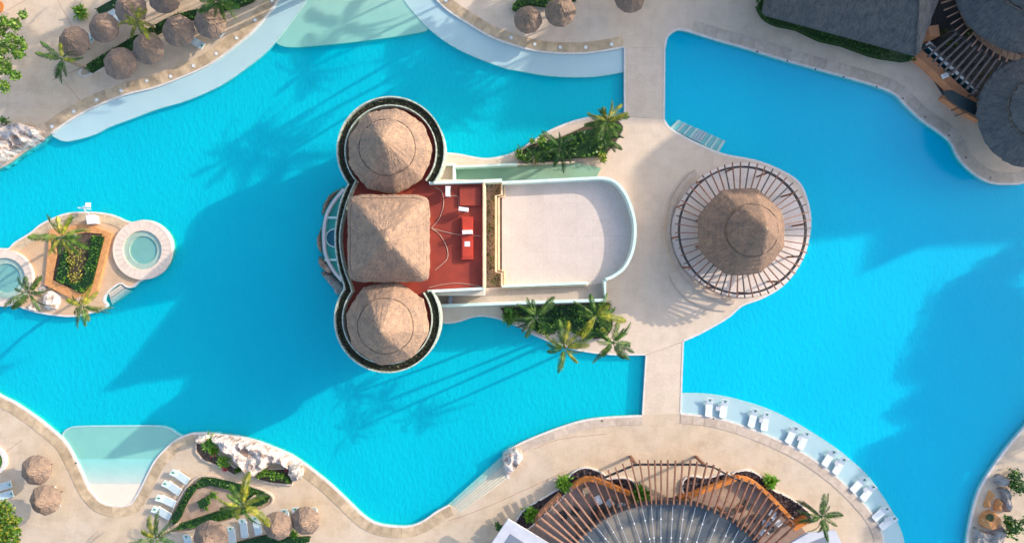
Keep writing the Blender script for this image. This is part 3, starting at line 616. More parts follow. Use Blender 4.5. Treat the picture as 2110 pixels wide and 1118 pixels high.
for k in range(len(mid)-1):
    a, b, c = np.array(soilA[k]), np.array(soilB[k]), np.array(soilA[k+1])
    L = np.linalg.norm(c-a)
    for _ in range(int(L*95)+1):
        q = a+(b-a)*RNG.uniform(0.05, 0.95)+(c-a)*RNG.uniform(); P.append((q[0], q[1], ZP-0.5+0.4*RNG.uniform()))
o = leafobj('ivy_planting', P, 0.16, 'ivy', bld)
# straight parapets on the red roof
def wallseg(name, a, b, th, z0, z1, mat, parent=bld, zz=None):
    a = U(*a, zz if zz is not None else z1); b = U(*b, zz if zz is not None else z1)
    return MB().strip(offs([a, b], th/2), offs([a, b], -th/2), z0, z1).build(name, mat, parent)
wallseg('parapet', (884, 376.5), (997, 373), 0.24, ZR-0.3, ZR+0.72, 'mint')
wallseg('parapet', (881, 600), (997, 594), 0.24, ZR-0.3, ZR+0.50, 'mint')
wallseg('parapet', (996.5, 376), (996.5, 593), 0.16, ZR-3.3, ZR+0.55, 'cream')
# thatched roofs
thatch_cone(bld, (803, 311), 7.5, (789, 290), 13.2, 87, 9, 'thatch', 0.44)
thatch_cone(bld, (799, 665), 7.5, (786, 681), 13.2, 86, 8, 'thatch', 0.44, rot=0.2)
thatch_cone(bld, (801, 491), 8.2, (796, 494), 13.2, 85, 4, 'thatch', 0.80, square=True)
# square eave roll of the middle roof
bc = U(801, 491, 8.3); Rr = 84*(1-8.3/60)/20
for f_ in (0.93,):
    pts = [(bc[0]+f_*Rr*math.cos(a)/((abs(math.cos(a))**9+abs(math.sin(a))**9)**(1/9)), bc[1]+1.06*f_*Rr*math.sin(a)/((abs(math.cos(a))**9+abs(math.sin(a))**9)**(1/9)), 8.58) for a in [2*PI*k/64 for k in range(65)]]
    MB().tube(pts, 0.09, 5).build('eave_roll', 'thatch', bld)
for px_, py_, r_ in ((803, 311, 66), (799, 665, 66)):
    c = U(px_, py_, 7.0); MB().prism(circ(c[0], c[1], r_*(1-7/60)/20, n=24)[:-1], ZR, 7.5).build('drum_wall', 'wall', bld)
c = U(801, 491, 7.2); MB().box(c[0], c[1], 7.3, 5.8, 6.2, 1.9).build('drum_wall', 'wall', bld)
# windows round the towers and the east face (seen only from the side)
for cx_, cy_, angs in ((805, 310, range(100, 300, 25)), (798, 658, range(60, 260, 25))):
    c = U(cx_, cy_, ZP); R_ = 111*(1-ZP/60)/20-1.02
    for a in angs:
        ar = math.radians(a if cy_ < 500 else a+0)
        if cy_ > 500: ar = math.radians(a+60)
        for zz in (1.2, 3.9):
            fr = MB().box(c[0]+math.cos(ar)*R_, c[1]+math.sin(ar)*R_, zz+0.7, 0.10, 1.2, 1.7, ar).build('window', 'white', bld)
            MB().box(c[0]+math.cos(ar)*(R_+0.03), c[1]+math.sin(ar)*(R_+0.03), zz+0.7, 0.09, 1.0, 1.5, ar).build('pane', 'glass', fr)
# terrace
ZT = 3.4; ZTP = 4.55
ter_top = [(1034, 373), (1120, 369), (1200, 365)]
rnd_ = sm([(1200, 365), (1245, 364), (1272, 374), (1294, 402), (1309, 445), (1312, 480), (1306, 520), (1290, 552), (1268, 570), (1250, 578)], 5)
ter = UL([(1034, 373), (1120, 369)]+rnd_, ZTP)
floor_poly = UL([(1034, 374), (1120, 370)]+rnd_+[(1249, 619), (1100, 624), (905, 630), (905, 598), (1034, 592)], ZT+0.9)
MB().prism(floor_poly, -0.4, ZT-0.3).build('terrace_wall', 'wall', bld)
MB().prism(floor_poly, ZT-0.299, ZT).build('terrace_floor', 'terrace', bld)
MB().strip(ter, offs(ter, -0.26), ZT-0.28, ZTP, ).build('terrace_parapet', 'mint', bld)
inner_line = offs(ter, -0.26)
tp2 = UL([(1249, 576), (1248, 620), (1100, 625), (902, 632)], ZTP-0.2)
MB().strip(tp2, offs(tp2, -0.24), ZT-0.27, ZTP-0.12).build('terrace_parapet', 'mint', bld)
MB().strip(offs(UL([(902, 633.5), (1249, 621.5)], ZTP-0.3), 0.0), offs(UL([(902, 633.5), (1249, 621.5)], ZTP-0.3), 0.12), 0.0, ZTP-0.4).build('wall_skirt', 'mint', bld)
# ramp corridor south of the terrace
MB().prism(UL([(906, 601), (1034, 595), (1200, 588), (1246, 582), (1246, 617), (1100, 622), (906, 629)], ZT), ZT+0.002, ZT+0.012).build('ramp_floor', 'ramp', bld)
a = UL([(1034, 589.5), (1212, 583)], ZTP-0.3); MB().strip(offs(a, 0.11), offs(a, -0.11), ZT, ZTP-0.3).build('low_wall', 'mint', bld)
a = UL([(1036, 594), (1212, 587.5)], ZTP-0.6); MB().strip(offs(a, 0.07), offs(a, -0.05), ZT, ZTP-0.62).build('low_wall_ledge', 'cream', bld)
MB().box(*U(929, 613, ZT+0.5), ZT+0.5, 0.35, 1.3, 0.9).build('gate', 'grey_mid', bld)
# strip garden between red roof and terrace
g0 = UL([(1000, 377), (1032, 376), (1032, 402), (1020, 402), (1020, 562), (1030, 562), (1030, 592), (1000, 593)], ZT)
MB().prism(UL([(998, 373), (1036, 373), (1036, 593), (998, 595)], ZT), ZT-1.6, ZT-0.25).build('bed_soil', 'sand', bld)
for A_ in ([(1034, 374), (1034, 401), (1022, 403), (1022, 560), (1034, 562), (1034, 590)],):
    L = UL(A_, ZT+0.5); MB().strip(offs(L, 0.09), offs(L, -0.09), ZT-0.26, ZT+0.52).build('bed_wall', 'cream', bld)
L = UL([(1040, 376), (1040, 405), (1028, 407), (1028, 556), (1040, 558), (1040, 586)], ZT); MB().strip(offs(L, 0.10), offs(L, -0.10), ZT+0.002, ZT+0.16).build('bed_step', 'cream', bld)
hp = UL([(1001, 377), (1030, 377), (1030, 400), (1018, 402), (1018, 562), (1030, 564), (1030, 590), (1001, 592)], ZT-0.2)
hedge('planting_bed', 'narrow dry green and brown planted bed between the red roof and the pale terrace', 'plant bed', hp, ZT-0.24, 0.35, 'grass', 30, 0.2, core=False, bright='leaf')
# north corridor: small brown cell and green floor
MB().prism(UL([(917, 342), (1185, 333), (1240, 345), (1230, 364), (1034, 371), (896, 376)], 0.6), -0.4, 0.30).build('corridor_floor', 'green_floor', bld)
MB().prism(UL([(912, 344), (934, 344), (934, 372), (900, 374)], 0.9), 0.301, 0.9).build('cell_floor', 'ramp', bld)
a = UL([(917, 339), (938, 338.5), (938, 343), (1000, 341), (1066, 338)], 1.5); MB().strip(offs(a, 0.1), offs(a, -0.1), 0.0, 1.5).build('corridor_wall', 'mint', bld)
a = UL([(1066, 338.5), (1130, 336), (1185, 334)], 0.6); MB().strip(offs(a, 0.1), offs(a, -0.1), 0.0, 0.6).build('corridor_curb', 'coping_pink', bld)
a = UL([(935.5, 340), (935.5, 372)], 1.5); MB().strip(offs(a, 0.12), offs(a, -0.12), 0.3, 1.5).build('corridor_wall', 'mint', bld)
a = UL([(898, 377), (1034, 371.5)], ZTP); MB().strip(offs(a, 0.16), offs(a, -0.16), 0.3, ZTP+0.01).build('corridor_wall', 'mint', bld)
# rooftop equipment (each a thing)
def ac(label, px, py, sx, sy, rz):
    x, y = U(px, py, ZR+0.9); t = thing('air_conditioner', label, 'air conditioner', (x, y, ZR), group='white units on the red roof')
    MB().box(x, y, ZR+0.72, sx, sy, 0.6, rz).build('housing', 'white', t)
    for s in (-1, 1):
        ca, sa = math.cos(rz), math.sin(rz); d = s*(max(sx, sy)*0.35); dx, dy = (d*ca, d*sa) if sx > sy else (-d*sa, d*ca)
        MB().box(x+dx, y+dy, ZR+0.21, 0.08, 0.08, 0.42, rz).build('leg', 'steel', t)
    c_, s_ = math.cos(rz), math.sin(rz)
    gx, gy = (0, -(sy/2+0.01)) if sx > sy else (sx/2+0.01, 0)
    MB().box(x+gx*c_-gy*s_, y+gx*s_+gy*c_, ZR+0.72, (sx*0.8 if sx > sy else 0.03), (0.03 if sx > sy else sy*0.8), 0.45, rz).build('grille', 'dark_paint', t)
ac('tall white air conditioner at the top edge of the red roof, beside the north thatch', 923, 394, 0.42, 0.9, 0)
ac('tilted white air conditioner on the red roof just above the bright red box', 955, 431, 0.85, 0.36, -0.13)
ac('white air conditioner standing over the middle of the bright red box', 963, 478, 0.9, 0.36, 0.03)
x, y = U(963, 490, ZR+0.4)
t = thing('roof_box', 'long bright red box lying on the red roof under a white unit', 'box', (x, y, ZR))
MB().box(x, y, ZR+0.2, 1.05, 3.9, 0.4).build('box_body', 'red2', t)
MB().box(x+0.02, y+1.0, ZR+0.43, 0.9, 1.4, 0.06).build('lid', 'red2', t); MB().box(x+0.02, y-0.95, ZR+0.43, 0.9, 1.6, 0.06).build('lid', 'red2', t)
MB().box(x+0.0, y-0.55, ZR+0.463, 0.5, 0.45, 0.012).build('sticker', 'white', t)
x, y = U(970, 405, ZR)
tag(MB().box(x, y, ZR+0.12, 2.0, 1.7, 0.24).build('roof_hatch', 'red'), 'low flat square red hatch near the top right corner of the red roof', 'hatch')
def cable(label, pts, z, r=0.022, mat='coping_pink'):
    p = [(*U(a, b, z), z) for a, b in sm(pts, 6)]; tag(MB().tube(p, r, 5).build('cable', mat), label, 'cable', 'cables on the red roof')
cable('pale cable curving up along the thatch side of the red roof', [(889, 470), (905, 450), (914, 420), (910, 395), (895, 385)], ZR+0.04)
cable('pale cable looping low from the thatch down towards the south thatch', [(889, 470), (905, 482), (920, 508), (921, 533), (897, 556)], ZR+0.04)
cable('pale cable running straight right to the white unit on the red box', [(889, 470), (915, 477), (945, 483), (990, 486)], ZR+0.05)
cable('thin pale cable along the bottom edge of the red roof', [(884, 592), (910, 586), (945, 583), (990, 589)], ZR+0.04)
cable('pale cable bent between the two upper white units', [(928, 403), (944, 405), (945, 424)], ZR+0.05)

# niche with teal basin and rocks west of the building
nx = thing('plunge_basin', 'teal basin with pale dividers tucked behind the west wall of the building', 'pool', (*U(690, 480), 0))
arc_o = sm([(706, 388), (684, 415), (669, 445), (664, 485), (668, 525), (684, 558), (702, 580)], 5)
arc_i = [(p[0]+40, p[1]) for p in arc_o]
MB().strip(UL(arc_o), UL(arc_i), ZB, 0.25).build('basin_floor', 'teal', nx)
A = UL(arc_o, 0.7); MB().strip(A, offs(A, 0.26), -0.3, 0.7).build('basin_rim', 'ledge', nx)
for yy in (448, 535):
    MB().box(*U(688, yy, 0.6), 0.4, 1.9, 0.22, 0.4).build('divider', 'mint', nx)
c = U(690, 490, 0.3)
MB().prism(circ(c[0], c[1], 0.85, n=24)[:-1], 0.251, 0.29).build('whirlpool', 'teal_dark', nx); MB().strip(circ(c[0], c[1], 0.85, n=24)[:-1], circ(c[0], c[1], 0.98, n=24)[:-1], 0.25, 0.36, True).build('whirlpool_rim', 'mint', nx)
def rock(label, pts, h, mat='rock', seed=1, edge=0.45, base=-0.6, res=0.12, name='rock', zp=0.0, freq=0.9, pits=(), group=None):
    poly = UL(pts, zp); o = heightfield(name, mat, poly, base, h-base, res, seed, edge, freq=freq, pits=pits)
    return tag(o, label, 'rock', group)
rock('brown upper rock of the outcrop west of the building, at the bend in the wall', [(706, 380), (690, 390), (675, 400), (662, 420), (658, 440), (664, 446), (672, 440), (684, 415), (704, 392)], 0.9, 'rock_brown', 1)
rock('thin brown rock left of the teal basin', [(664, 448), (657, 470), (650, 492), (654, 515), (664, 530), (668, 520), (663, 485), (668, 452)], 0.7, 'rock_brown', 2, 0.3)
rock('pale rock at the foot of the teal basin', [(652, 527), (656, 548), (670, 562), (684, 570), (690, 555), (676, 540), (664, 528)], 0.9, 'rock_brown', 3, 0.3)
rock('pale pointed rock below the teal basin touching the pool', [(656, 560), (672, 580), (686, 596), (692, 612), (704, 604), (710, 592), (700, 575), (684, 562), (668, 556)], 1.0, 'rock_grey', 4, 0.35)

# ------------------------------------------------------------------ gazebo with round pergola
ga = thing('thatched_gazebo', 'round bar pavilion with steep thatched cone ringed by timber rafters', 'pavilion', (*U(1500, 479), 0))
gp = circ(1529, 474, 138, n=72)[:-1]
MB().prism(UL(gp, 0.0), 0.004, 0.16).build('platform', 'white_floor', ga)
A = UL(circ(1527, 472, 146, 95, 232, 40), 0.3); MB().strip(A, offs(A, 0.45), 0.004, 0.30).build('curb', 'coping_pink', ga)
so_ = sm([(1378, 567), (1392, 592), (1412, 613), (1440, 630), (1468, 638), (1495, 641)], 5); MB().prism(UL(so_+circ(1529, 474, 141, 100, 149, 16)), 0.004, 0.10).build('lower_step', 'deck_pink', ga); A = UL(so_, 0.1); MB().strip(A, offs(A, 0.09), 0.004, 0.115).build('step_nosing', 'coping_pink', ga)
MB().prism(UL(circ(1500, 478, 118, 0, 360, 48)[:-1], 0), 0.165, 0.172).build('pale_floor_ring', 'white_floor', ga)
thatch_cone(ga, (1527, 477), 3.6, (1577, 471), 8.6, 92, 8, 'thatch_bar', 0.50, rot=0.35, jit=0.035)
cb = U(1527, 477, 3.6)
MB().prism(circ(cb[0], cb[1], 3.1, n=28)[:-1], 0.175, 1.15).build('bar_counter', 'cream', ga)
for k in range(8):
    a = 2*PI*(k+0.5)/8; MB().tube([(cb[0]+3.5*math.cos(a), cb[1]+3.5*math.sin(a), 0.17), (cb[0]+3.5*math.cos(a), cb[1]+3.5*math.sin(a), 4.1)], 0.13, 8).build('column', 'wood', ga)
zr = 2.9; pc = U(1531, 474, zr); RR = 131*(1-zr/60)/20
MB().strip(circ(pc[0], pc[1], RR+0.09, n=72)[:-1], circ(pc[0], pc[1], RR-0.09, n=72)[:-1], zr-0.30, zr-0.07, True).build('ring_beam', 'wood_dark', ga)
NRAF = 52
for k in range(NRAF):
    a = 2*PI*k/NRAF+0.03+random.uniform(-.006, .006); c_, s_ = math.cos(a), math.sin(a)
    ro = RR+0.42+random.uniform(-.06, .06)
    p = Vector((pc[0]+c_*ro, pc[1]+s_*ro, zr)); ri = 4.0
    q = Vector((cb[0]+c_*ri, cb[1]+s_*ri, zr+0.75))
    MB().bar(p, q, 0.085, 0.15).build('rafter', 'wood' if k % 3 else 'wood_dark', ga)
for k in range(12):
    a = 2*PI*k/12+0.1; MB().tube([(pc[0]+RR*math.cos(a), pc[1]+RR*math.sin(a), 0.16), (pc[0]+RR*math.cos(a), pc[1]+RR*math.sin(a), zr-0.28)], 0.10, 8).build('post', 'wood', ga)

# ------------------------------------------------------------------ palapas (thatched parasols)
pal = thing('palapa', '', 'parasol')
MB().tube([(0, 0, 0), (0, 0, 2.7)], 0.075, 8).build('pole', 'bark', pal)
def dome(R, h, z0, seed, seg=44, nr=9):
    mb = MB(); v = []; f = []
    for i in range(nr+1):
        t = i/nr
        for k in range(seg):
            a = 2*PI*k/seg; ray = 1-0.035*abs(math.sin(a*4.0+seed))
            r = R*(1-t)**0.8*ray*(1+0.05*noise.noise((math.cos(a)*2+seed, math.sin(a)*2, t*3)))+RNG.uniform(-.035, .035)
            v.append((r*math.cos(a), r*math.sin(a), z0+h*(t**0.95)-0.05*abs(math.sin(a*4+seed))+RNG.uniform(-.03, .03)))
    for i in range(nr):
        for k in range(seg): f.append((i*seg+k, i*seg+(k+1) % seg, (i+1)*seg+(k+1) % seg, (i+1)*seg+k))
    m = len(v)
    for k in range(seg): a = 2*PI*k/seg; v.append((0.93*R*math.cos(a), 0.93*R*math.sin(a), z0-0.2+RNG.uniform(-.08, .05)))
    for k in range(seg): f.append(((k+1) % seg, k, m+k, m+(k+1) % seg))
    v.append((0, 0, z0+h*0.7)); 
    for k in range(seg): f.append((m+(k+1) % seg, m+k, len(v)-1))
    return mb.add(v, f)
dome(1.62, 0.95, 2.15, 1.0).build('canopy', 'thatch_grey', pal, at=(0, 0, 0))
dome(0.62, 0.42, 2.86, 2.0, 24, 5).build('cap', 'thatch_grey', pal, at=(0, 0, 0))
for k in range(6):
    a = PI*k/3; MB().bar((0.1*math.cos(a), 0.1*math.sin(a), 2.75), (1.35*math.cos(a), 1.35*math.sin(a), 2.15), 0.05, 0.05).build('spoke', 'bark', pal)
G_TL, G_T, G_BL, G_B = 'thatched parasols of the top left deck', 'dark thatched parasols along the top edge', 'pair of thatched parasols at the lower left', 'thatched parasols at the bottom edge'
pals = [((148, 83), 31, 'leftmost thatched parasol of the top left rows, beside the small dark palm', G_TL),
 ((208, 53), 30, 'upper row thatched parasol between the leftmost one and the yellow palm', G_TL),
 ((267, 17), 32, 'thatched parasol half covered by the yellow palm crown in the upper row', G_TL),
 ((338, -6), 32, 'thatched parasol cut by the top edge right of the yellow palm', G_TL),
 ((244, 130), 33, 'lowest thatched parasol of the front row, at the rounded hedge end', G_TL),
 ((303, 96), 32, 'second thatched parasol from the left in the front row', G_TL),
 ((366, 64), 32, 'third thatched parasol from the left in the front row', G_TL),
 ((431, 42), 32, 'thatched parasol at the upper end of the front row under the dark palm', G_TL),
 ((1086, 38), 28, 'dark thatched parasol with a sunlit patch, left one of the pair at the top', G_T),
 ((1156, 25), 31, 'larger dark thatched parasol, right one of the pair at the top', G_T),
 ((1296, -6), 31, 'dark thatched parasol cut by the top edge above the footbridge', G_T),
 ((68, 972), 30, 'upper one of the two touching thatched parasols at the lower left', G_BL),
 ((90, 1030), 30, 'lower one of the two touching thatched parasols at the lower left', G_BL),
 ((432, 1108), 35, 'sunlit thatched parasol cut by the bottom edge under the palm', G_B),
 ((572, 1082), 29, 'left one of the two adjoining thatched parasols near the bottom edge', G_B),
 ((627, 1075), 29, 'right one of the two adjoining thatched parasols near the bottom edge', G_B)]
for k, (p, r, lab, g) in enumerate(pals):
    o = pal if k == 0 else copy_tree(pal)
    x, y = U(*p, 2.4); o.location = (x, y, 0.0); s = r/32.0; o.scale = (s, s, random.uniform(0.93, 1.1)); o.rotation_euler = (random.uniform(-.05, .05), random.uniform(-.05, .05), random.uniform(0, 6))
    o['label'] = lab; o['group'] = g

# ------------------------------------------------------------------ sun loungers
def make_lounger(mat, name='sun_lounger'):
    L = thing(name, '', 'sun lounger')
    fr = MB().box(-0.32, 0, 0.27, 1.28, 0.68, 0.07).build('seat', mat, L)
    MB().bar((0.30, 0, 0.30), (0.98, 0, 0.52), 0.68, 0.06).build('backrest', mat, L)
    b2 = MB(); b2.box(-0.95, 0, 0.33, 0.12, 0.66, 0.06); b2.build('foot_end', mat, L)
    for sx in (-0.85, 0.55):
        for sy in (-0.29, 0.29): MB().box(sx, sy, 0.12, 0.06, 0.06, 0.24).build('leg', 'white', L)
    for sy in (-0.355, 0.355): MB().bar((-0.98, sy, 0.27), (0.62, sy, 0.27), 0.035, 0.07).build('side_rail', 'white', L)
    d = Vector((0.68, 0, 0.22)).normalized(); up = Vector((-d.z, 0, d.x))
    pm = MB(); c0 = Vector((0.76, 0, 0.449))+up*0.045
    pts = [(-0.16, 0.0), (-0.06, 0.12), (0.03, 0.05), (0.12, 0.16), (0.13, 0.0), (0.10, -0.16), (0.0, -0.06), (-0.08, -0.10)]
    v = [tuple(c0+d*a+Vector((0, b, 0))) for a, b in pts]+[tuple(c0+d*a+Vector((0, b, 0))-up*0.012) for a, b in pts]
    n = len(pts); pm.add(v, [tuple(range(n)), tuple(range(2*n-1, n-1, -1))]+[(i, (i+1) % n, n+(i+1) % n, n+i) for i in range(n)])
    pm.build('leaf_emblem', 'leafprint', L)
    return L
lw = make_lounger('lounge'); lb = make_lounger('lounge_blue')
ang = lambda a: math.radians(a)
# (px, py, direction in degrees in picture (y up) the head points to)
ledge_pairs = [((1463, 838), (1492, 842), 84), ((1554, 860), (1579, 868), 78), ((1633, 896), (1657, 907), 66), ((1711, 944), (1732, 960), 56), ((1771, 998), (1790, 1015), 50), ((1817, 1058), (1831, 1077), 42)]
ordn = ['first', 'second', 'third', 'fourth', 'fifth', 'sixth']
used = [False, False]
def put(kind, px, py, deg, label, group, z=0.0, s=1.0):
    src = lw if kind == 0 else lb
    o = src if not used[kind] else copy_tree(src); used[kind] = True
    o.location = (*U(px+random.uniform(-.8, .8), py+random.uniform(-.8, .8), 0.3), z); o.rotation_euler = (0, 0, ang(deg+random.uniform(-4, 4))); o.scale = (s, s, s); o['label'] = label; o['group'] = group
    return o
for k, (a, b, d) in enumerate(ledge_pairs):
    put(0, *a, d, f'white lounger, left of the {ordn[k]} pair from the footbridge on the pale ledge', 'white loungers on the curved pool ledge', ZW-0.03, 0.98)
    put(0, *b, d, f'white lounger, right of the {ordn[k]} pair from the footbridge on the pale ledge', 'white loungers on the curved pool ledge', ZW-0.03, 0.98)
    c = ((a[0]+b[0])/2, (a[1]+b[1])/2); x, y = U(*c)
    t = thing('side_table', f'small grey table between the two loungers of the {ordn[k]} pair from the footbridge', 'table', (x, y, ZW-0.03), group='side tables on the pool ledge')
    MB().box(x, y, 0.26, 0.42, 0.42, 0.04, ang(d)).build('table_top', 'grey_light', t); MB().tube([(x, y, ZW-0.03), (x, y, 0.24)], 0.05, 6).build('leg', 'grey_light', t)
sl = [((371, 981), 148, 'topmost pale lounger of the four in a column left of the leafy triangular bed'), ((355, 1004), 148, 'second pale lounger from the top of the four beside the triangular bed'), ((343, 1031), 153, 'third pale lounger from the top of the four beside the triangular bed'), ((334, 1055), 153, 'lowest pale lounger of the four beside the triangular bed')]
for p, d, lab in sl: put(1, *p, d, lab, 'pale loungers beside the triangular bed')
G2 = 'pale loungers along the bottom hedge'
for p, d, lab in [((478, 1103), 97, 'pale lounger just right of the big parasol cut by the bottom edge'), ((503, 1086), 97, 'middle pale lounger of three between the bottom parasols'), ((530, 1081), 97, 'pale lounger left of the adjoining bottom parasols'), ((589, 1066), 95, 'pale lounger with its head showing above the left of the adjoining parasols'), ((647, 1062), 93, 'pale lounger right of the last bottom parasol'), ((611, 1062), 93, 'pale lounger showing between the two adjoining bottom parasols'), ((388, 1118), 97, 'pale lounger cut by the bottom edge left of the big parasol')]:
    put(1, *p, d, lab, G2)
G3 = 'pale loungers round the lower left parasols'
for p, d, lab in [((76, 955), 22, 'pale lounger poking out top right of the upper parasol'), ((86, 980), 22, 'pale lounger poking out right of the upper parasol'), ((100, 1012), 14, 'pale lounger poking out top right of the lower parasol'), ((108, 1038), 12, 'pale lounger poking out right of the lower parasol'), ((8, 1001), 18, 'pale lounger at the left edge, the upper of two by the tree'), ((12, 1020), 20, 'pale lounger at the left edge, the lower of two by the tree')]:
    put(1, *p, d, lab, G3)
for p, d, lab in [((405, 88), -35, 'pale lounger under the parasol by the dark palm'), ((445, 62), -35, 'pale lounger right of the front row parasol by the dark palm'), ((236, 30), -35, 'pale lounger between two upper row parasols'), ((180, 75), -35, 'pale lounger under the leftmost upper parasol')]:
    put(1, *p, d, lab, 'pale loungers under the top left parasols')

# ------------------------------------------------------------------ palms, trees, shrubs
def frond_mesh(name, mat, seed, L=2.2, W=0.62, droop=0.9, n=30):
    rs = random.Random(seed); V = []; F = []
    def pt(t): return Vector((L*t*(1-0.12*t*droop), 0.12*L*math.sin(t*2+seed)*t*0.5, L*(0.32*t-droop*0.62*t*t)))
    for i in range(10):
        a = pt(i/10); b = pt((i+1)/10); o = len(V); wd = 0.035*(1-i/11)
        V += [a+Vector((0, wd, 0.01)), a-Vector((0, wd, -0.01)), b-Vector((0, wd*0.9, -0.01)), b+Vector((0, wd*0.9, 0.01))]; F.append((o, o+1, o+2, o+3))
    for i in range(n):
        t = 0.14+0.86*i/(n-1); p = pt(t); l = W*(math.sin(PI*min(1, (t*0.92+0.06)))**0.6)*rs.uniform(0.8, 1.15)
        for s in (-1, 1):
            fw = 0.45+0.5*t; d = Vector((fw+0.25*rs.random(), s*1.0, -0.3-0.7*rs.random())).normalized()
            wv = Vector((0.031, -s*0.006, 0.0)); q = p+d*l; m_ = p+d*l*0.5+Vector((0, 0, 0.02))
            o = len(V); V += [p-wv*0.6, m_-wv, q, m_+wv, p+wv*0.6]; F.append((o, o+1, o+2)); F.append((o, o+2, o+3)); F.append((o, o+3, o+4))
    me = bpy.data.meshes.new(name); me.from_pydata([tuple(x) for x in V], [], F); me.materials.append(M[mat]); me.validate(); return me
FR = {m: [frond_mesh('frond', m, s, L=2.45, W=w_, droop=d_) for s, w_, d_ in ((1, 0.56, 0.8), (2, 0.48, 1.15), (3, 0.56, 0.5), (4, 0.42, 1.4))] for m in ('frond', 'frond_y', 'frond_d')}
def palm(label, px, py, z=7.0, R=1.0, mats=('frond',), nf=18, base=None, group=None, name='palm_tree', cat='palm', rad=0.14, true=False, droopy=1.0):
    x, y = U(px, py, z) if not true else (px, py)
    bx, by = base if base else (x+random.uniform(-.6, .6), y+random.uniform(-.6, .6))
    t = thing(name, label, cat, (bx, by, 0), group=group)
    path = []
    for k in range(9):
        f = k/8; path.append((bx+(x-bx)*f**1.6, by+(y-by)*f**1.6, z*f))
    MB().tube(path, [rad*(1.35-0.5*k/8) for k in range(9)], 8).build('trunk', 'trunk', t)
    a0 = random.uniform(0, 6)
    for k in range(nf):
        a = a0+k*2.399+random.uniform(-.55, .55); me = random.choice(FR[random.choice(mats)])
        o = bpy.data.objects.new('frond', me); COL.objects.link(o); o.parent = t; o.location = (x-bx, y-by, z)
        lift = -0.55+0.95*(k/nf); s = R*random.uniform(0.62, 1.15)
        o.rotation_euler = (random.uniform(-.75, .75), (lift*0.8+random.uniform(-.2, .2))*droopy, a); o.scale = (s, s*random.uniform(0.85, 1.15), s)
    return t
def shrub(label, px, py, rpx, h, mat='leaf', size=0.3, n=260, name='shrub', cat='shrub', group=None, spiky=False, z0=0.0, trunk=0.0, mat2=None, sq=1.0, true=False):
    x, y = U(px, py, z0+h*0.6+trunk) if not true else (px, py); R = rpx/PPM
    t = thing(name, label, cat, (x, y, z0), group=group)
    if spiky:
        V = []; F = []
        for k in range(n):
            a = RNG.uniform(0, 2*PI); e = RNG.uniform(0.15, 1.35); L = R*RNG.uniform(0.6, 1.15); r0 = RNG.uniform(0, 0.35)*R; a2 = RNG.uniform(0, 2*PI)
            o = Vector((x+r0*math.cos(a2), y+r0*math.sin(a2), z0+trunk+RNG.uniform(0, 0.3)*h))
            d = Vector((math.cos(a)*math.cos(e), math.sin(a)*math.cos(e), math.sin(e)*h/R*0.7)); s = Vector((-math.sin(a), math.cos(a), 0))*size*0.22
            m_ = o+d*L*0.55+Vector((0, 0, 0.05)); q = o+d*L-Vector((0, 0, 0.25*L)); i = len(V)
            V += [o, m_+s, q, m_-s]; F.append((i, i+1, i+2, i+3))
        me = bpy.data.meshes.new('foliage'); me.from_pydata([tuple(p-Vector((x, y, z0))) for p in V], [], F); me.materials.append(M[mat]); me.validate()
        o = bpy.data.objects.new('foliage', me); COL.objects.link(o); o.parent = t
    else:
        K = max(4, n//40); cs = [(RNG.normal(0, 0.42)*R, RNG.normal(0, 0.42)*R*sq, RNG.uniform(0.45, 0.9)*h) for _ in range(K)]
        P = []
        for k in range(n):
            c = cs[k % K]; P.append((x+c[0]+RNG.normal(0, 0.2)*R, y+c[1]+RNG.normal(0, 0.2)*R*sq, z0+trunk+max(0.1, c[2]+RNG.normal(0, 0.14)*h)))
        leafobj('foliage', P, size, mat, t)
        if mat2:
            P2 = [(p[0]+RNG.normal(0, .1), p[1]+RNG.normal(0, .1), p[2]+0.15) for p in P[::4]]; leafobj('young_foliage', P2, size, mat2, t)
    if trunk > 0.3 or not spiky:
        mb = MB(); mb.tube([(x, y, z0), (x+0.05, y, z0+trunk+h*0.4)], [0.05+0.02*trunk, 0.04], 6)
        for k in range(5):
            a = 1.26*k; mb.tube([(x+0.03, y, z0+(trunk+h*0.35)*0.7), (x+R*0.5*math.cos(a), y+R*0.5*math.sin(a)*sq, z0+trunk+h*0.7)], [0.03+0.012*trunk, 0.02], 5)
        mb.build('branches' if trunk < 1 else 'trunk', 'bark', t)
    return t
# beds
def bed(name, label, pts, mat, z=0.10, edge='coping_pink'):
    poly = UL(pts); c = (sum(p[0] for p in poly)/len(poly), sum(p[1] for p in poly)/len(poly)); t = thing(name, label, 'planter', (*c, 0))
    if area(poly) < 0: poly = poly[::-1]
    cl = poly+[poly[0], poly[1]]; ou = offs(cl, -0.16)[1:-1]; inn = cl[1:-1]
    MB().strip(inn[:-0 or None], ou, 0.002, z+0.10, True).build('curb', edge, t)
    MB().prism(poly, 0.003, z).build('bed_soil', mat, t)
    return t
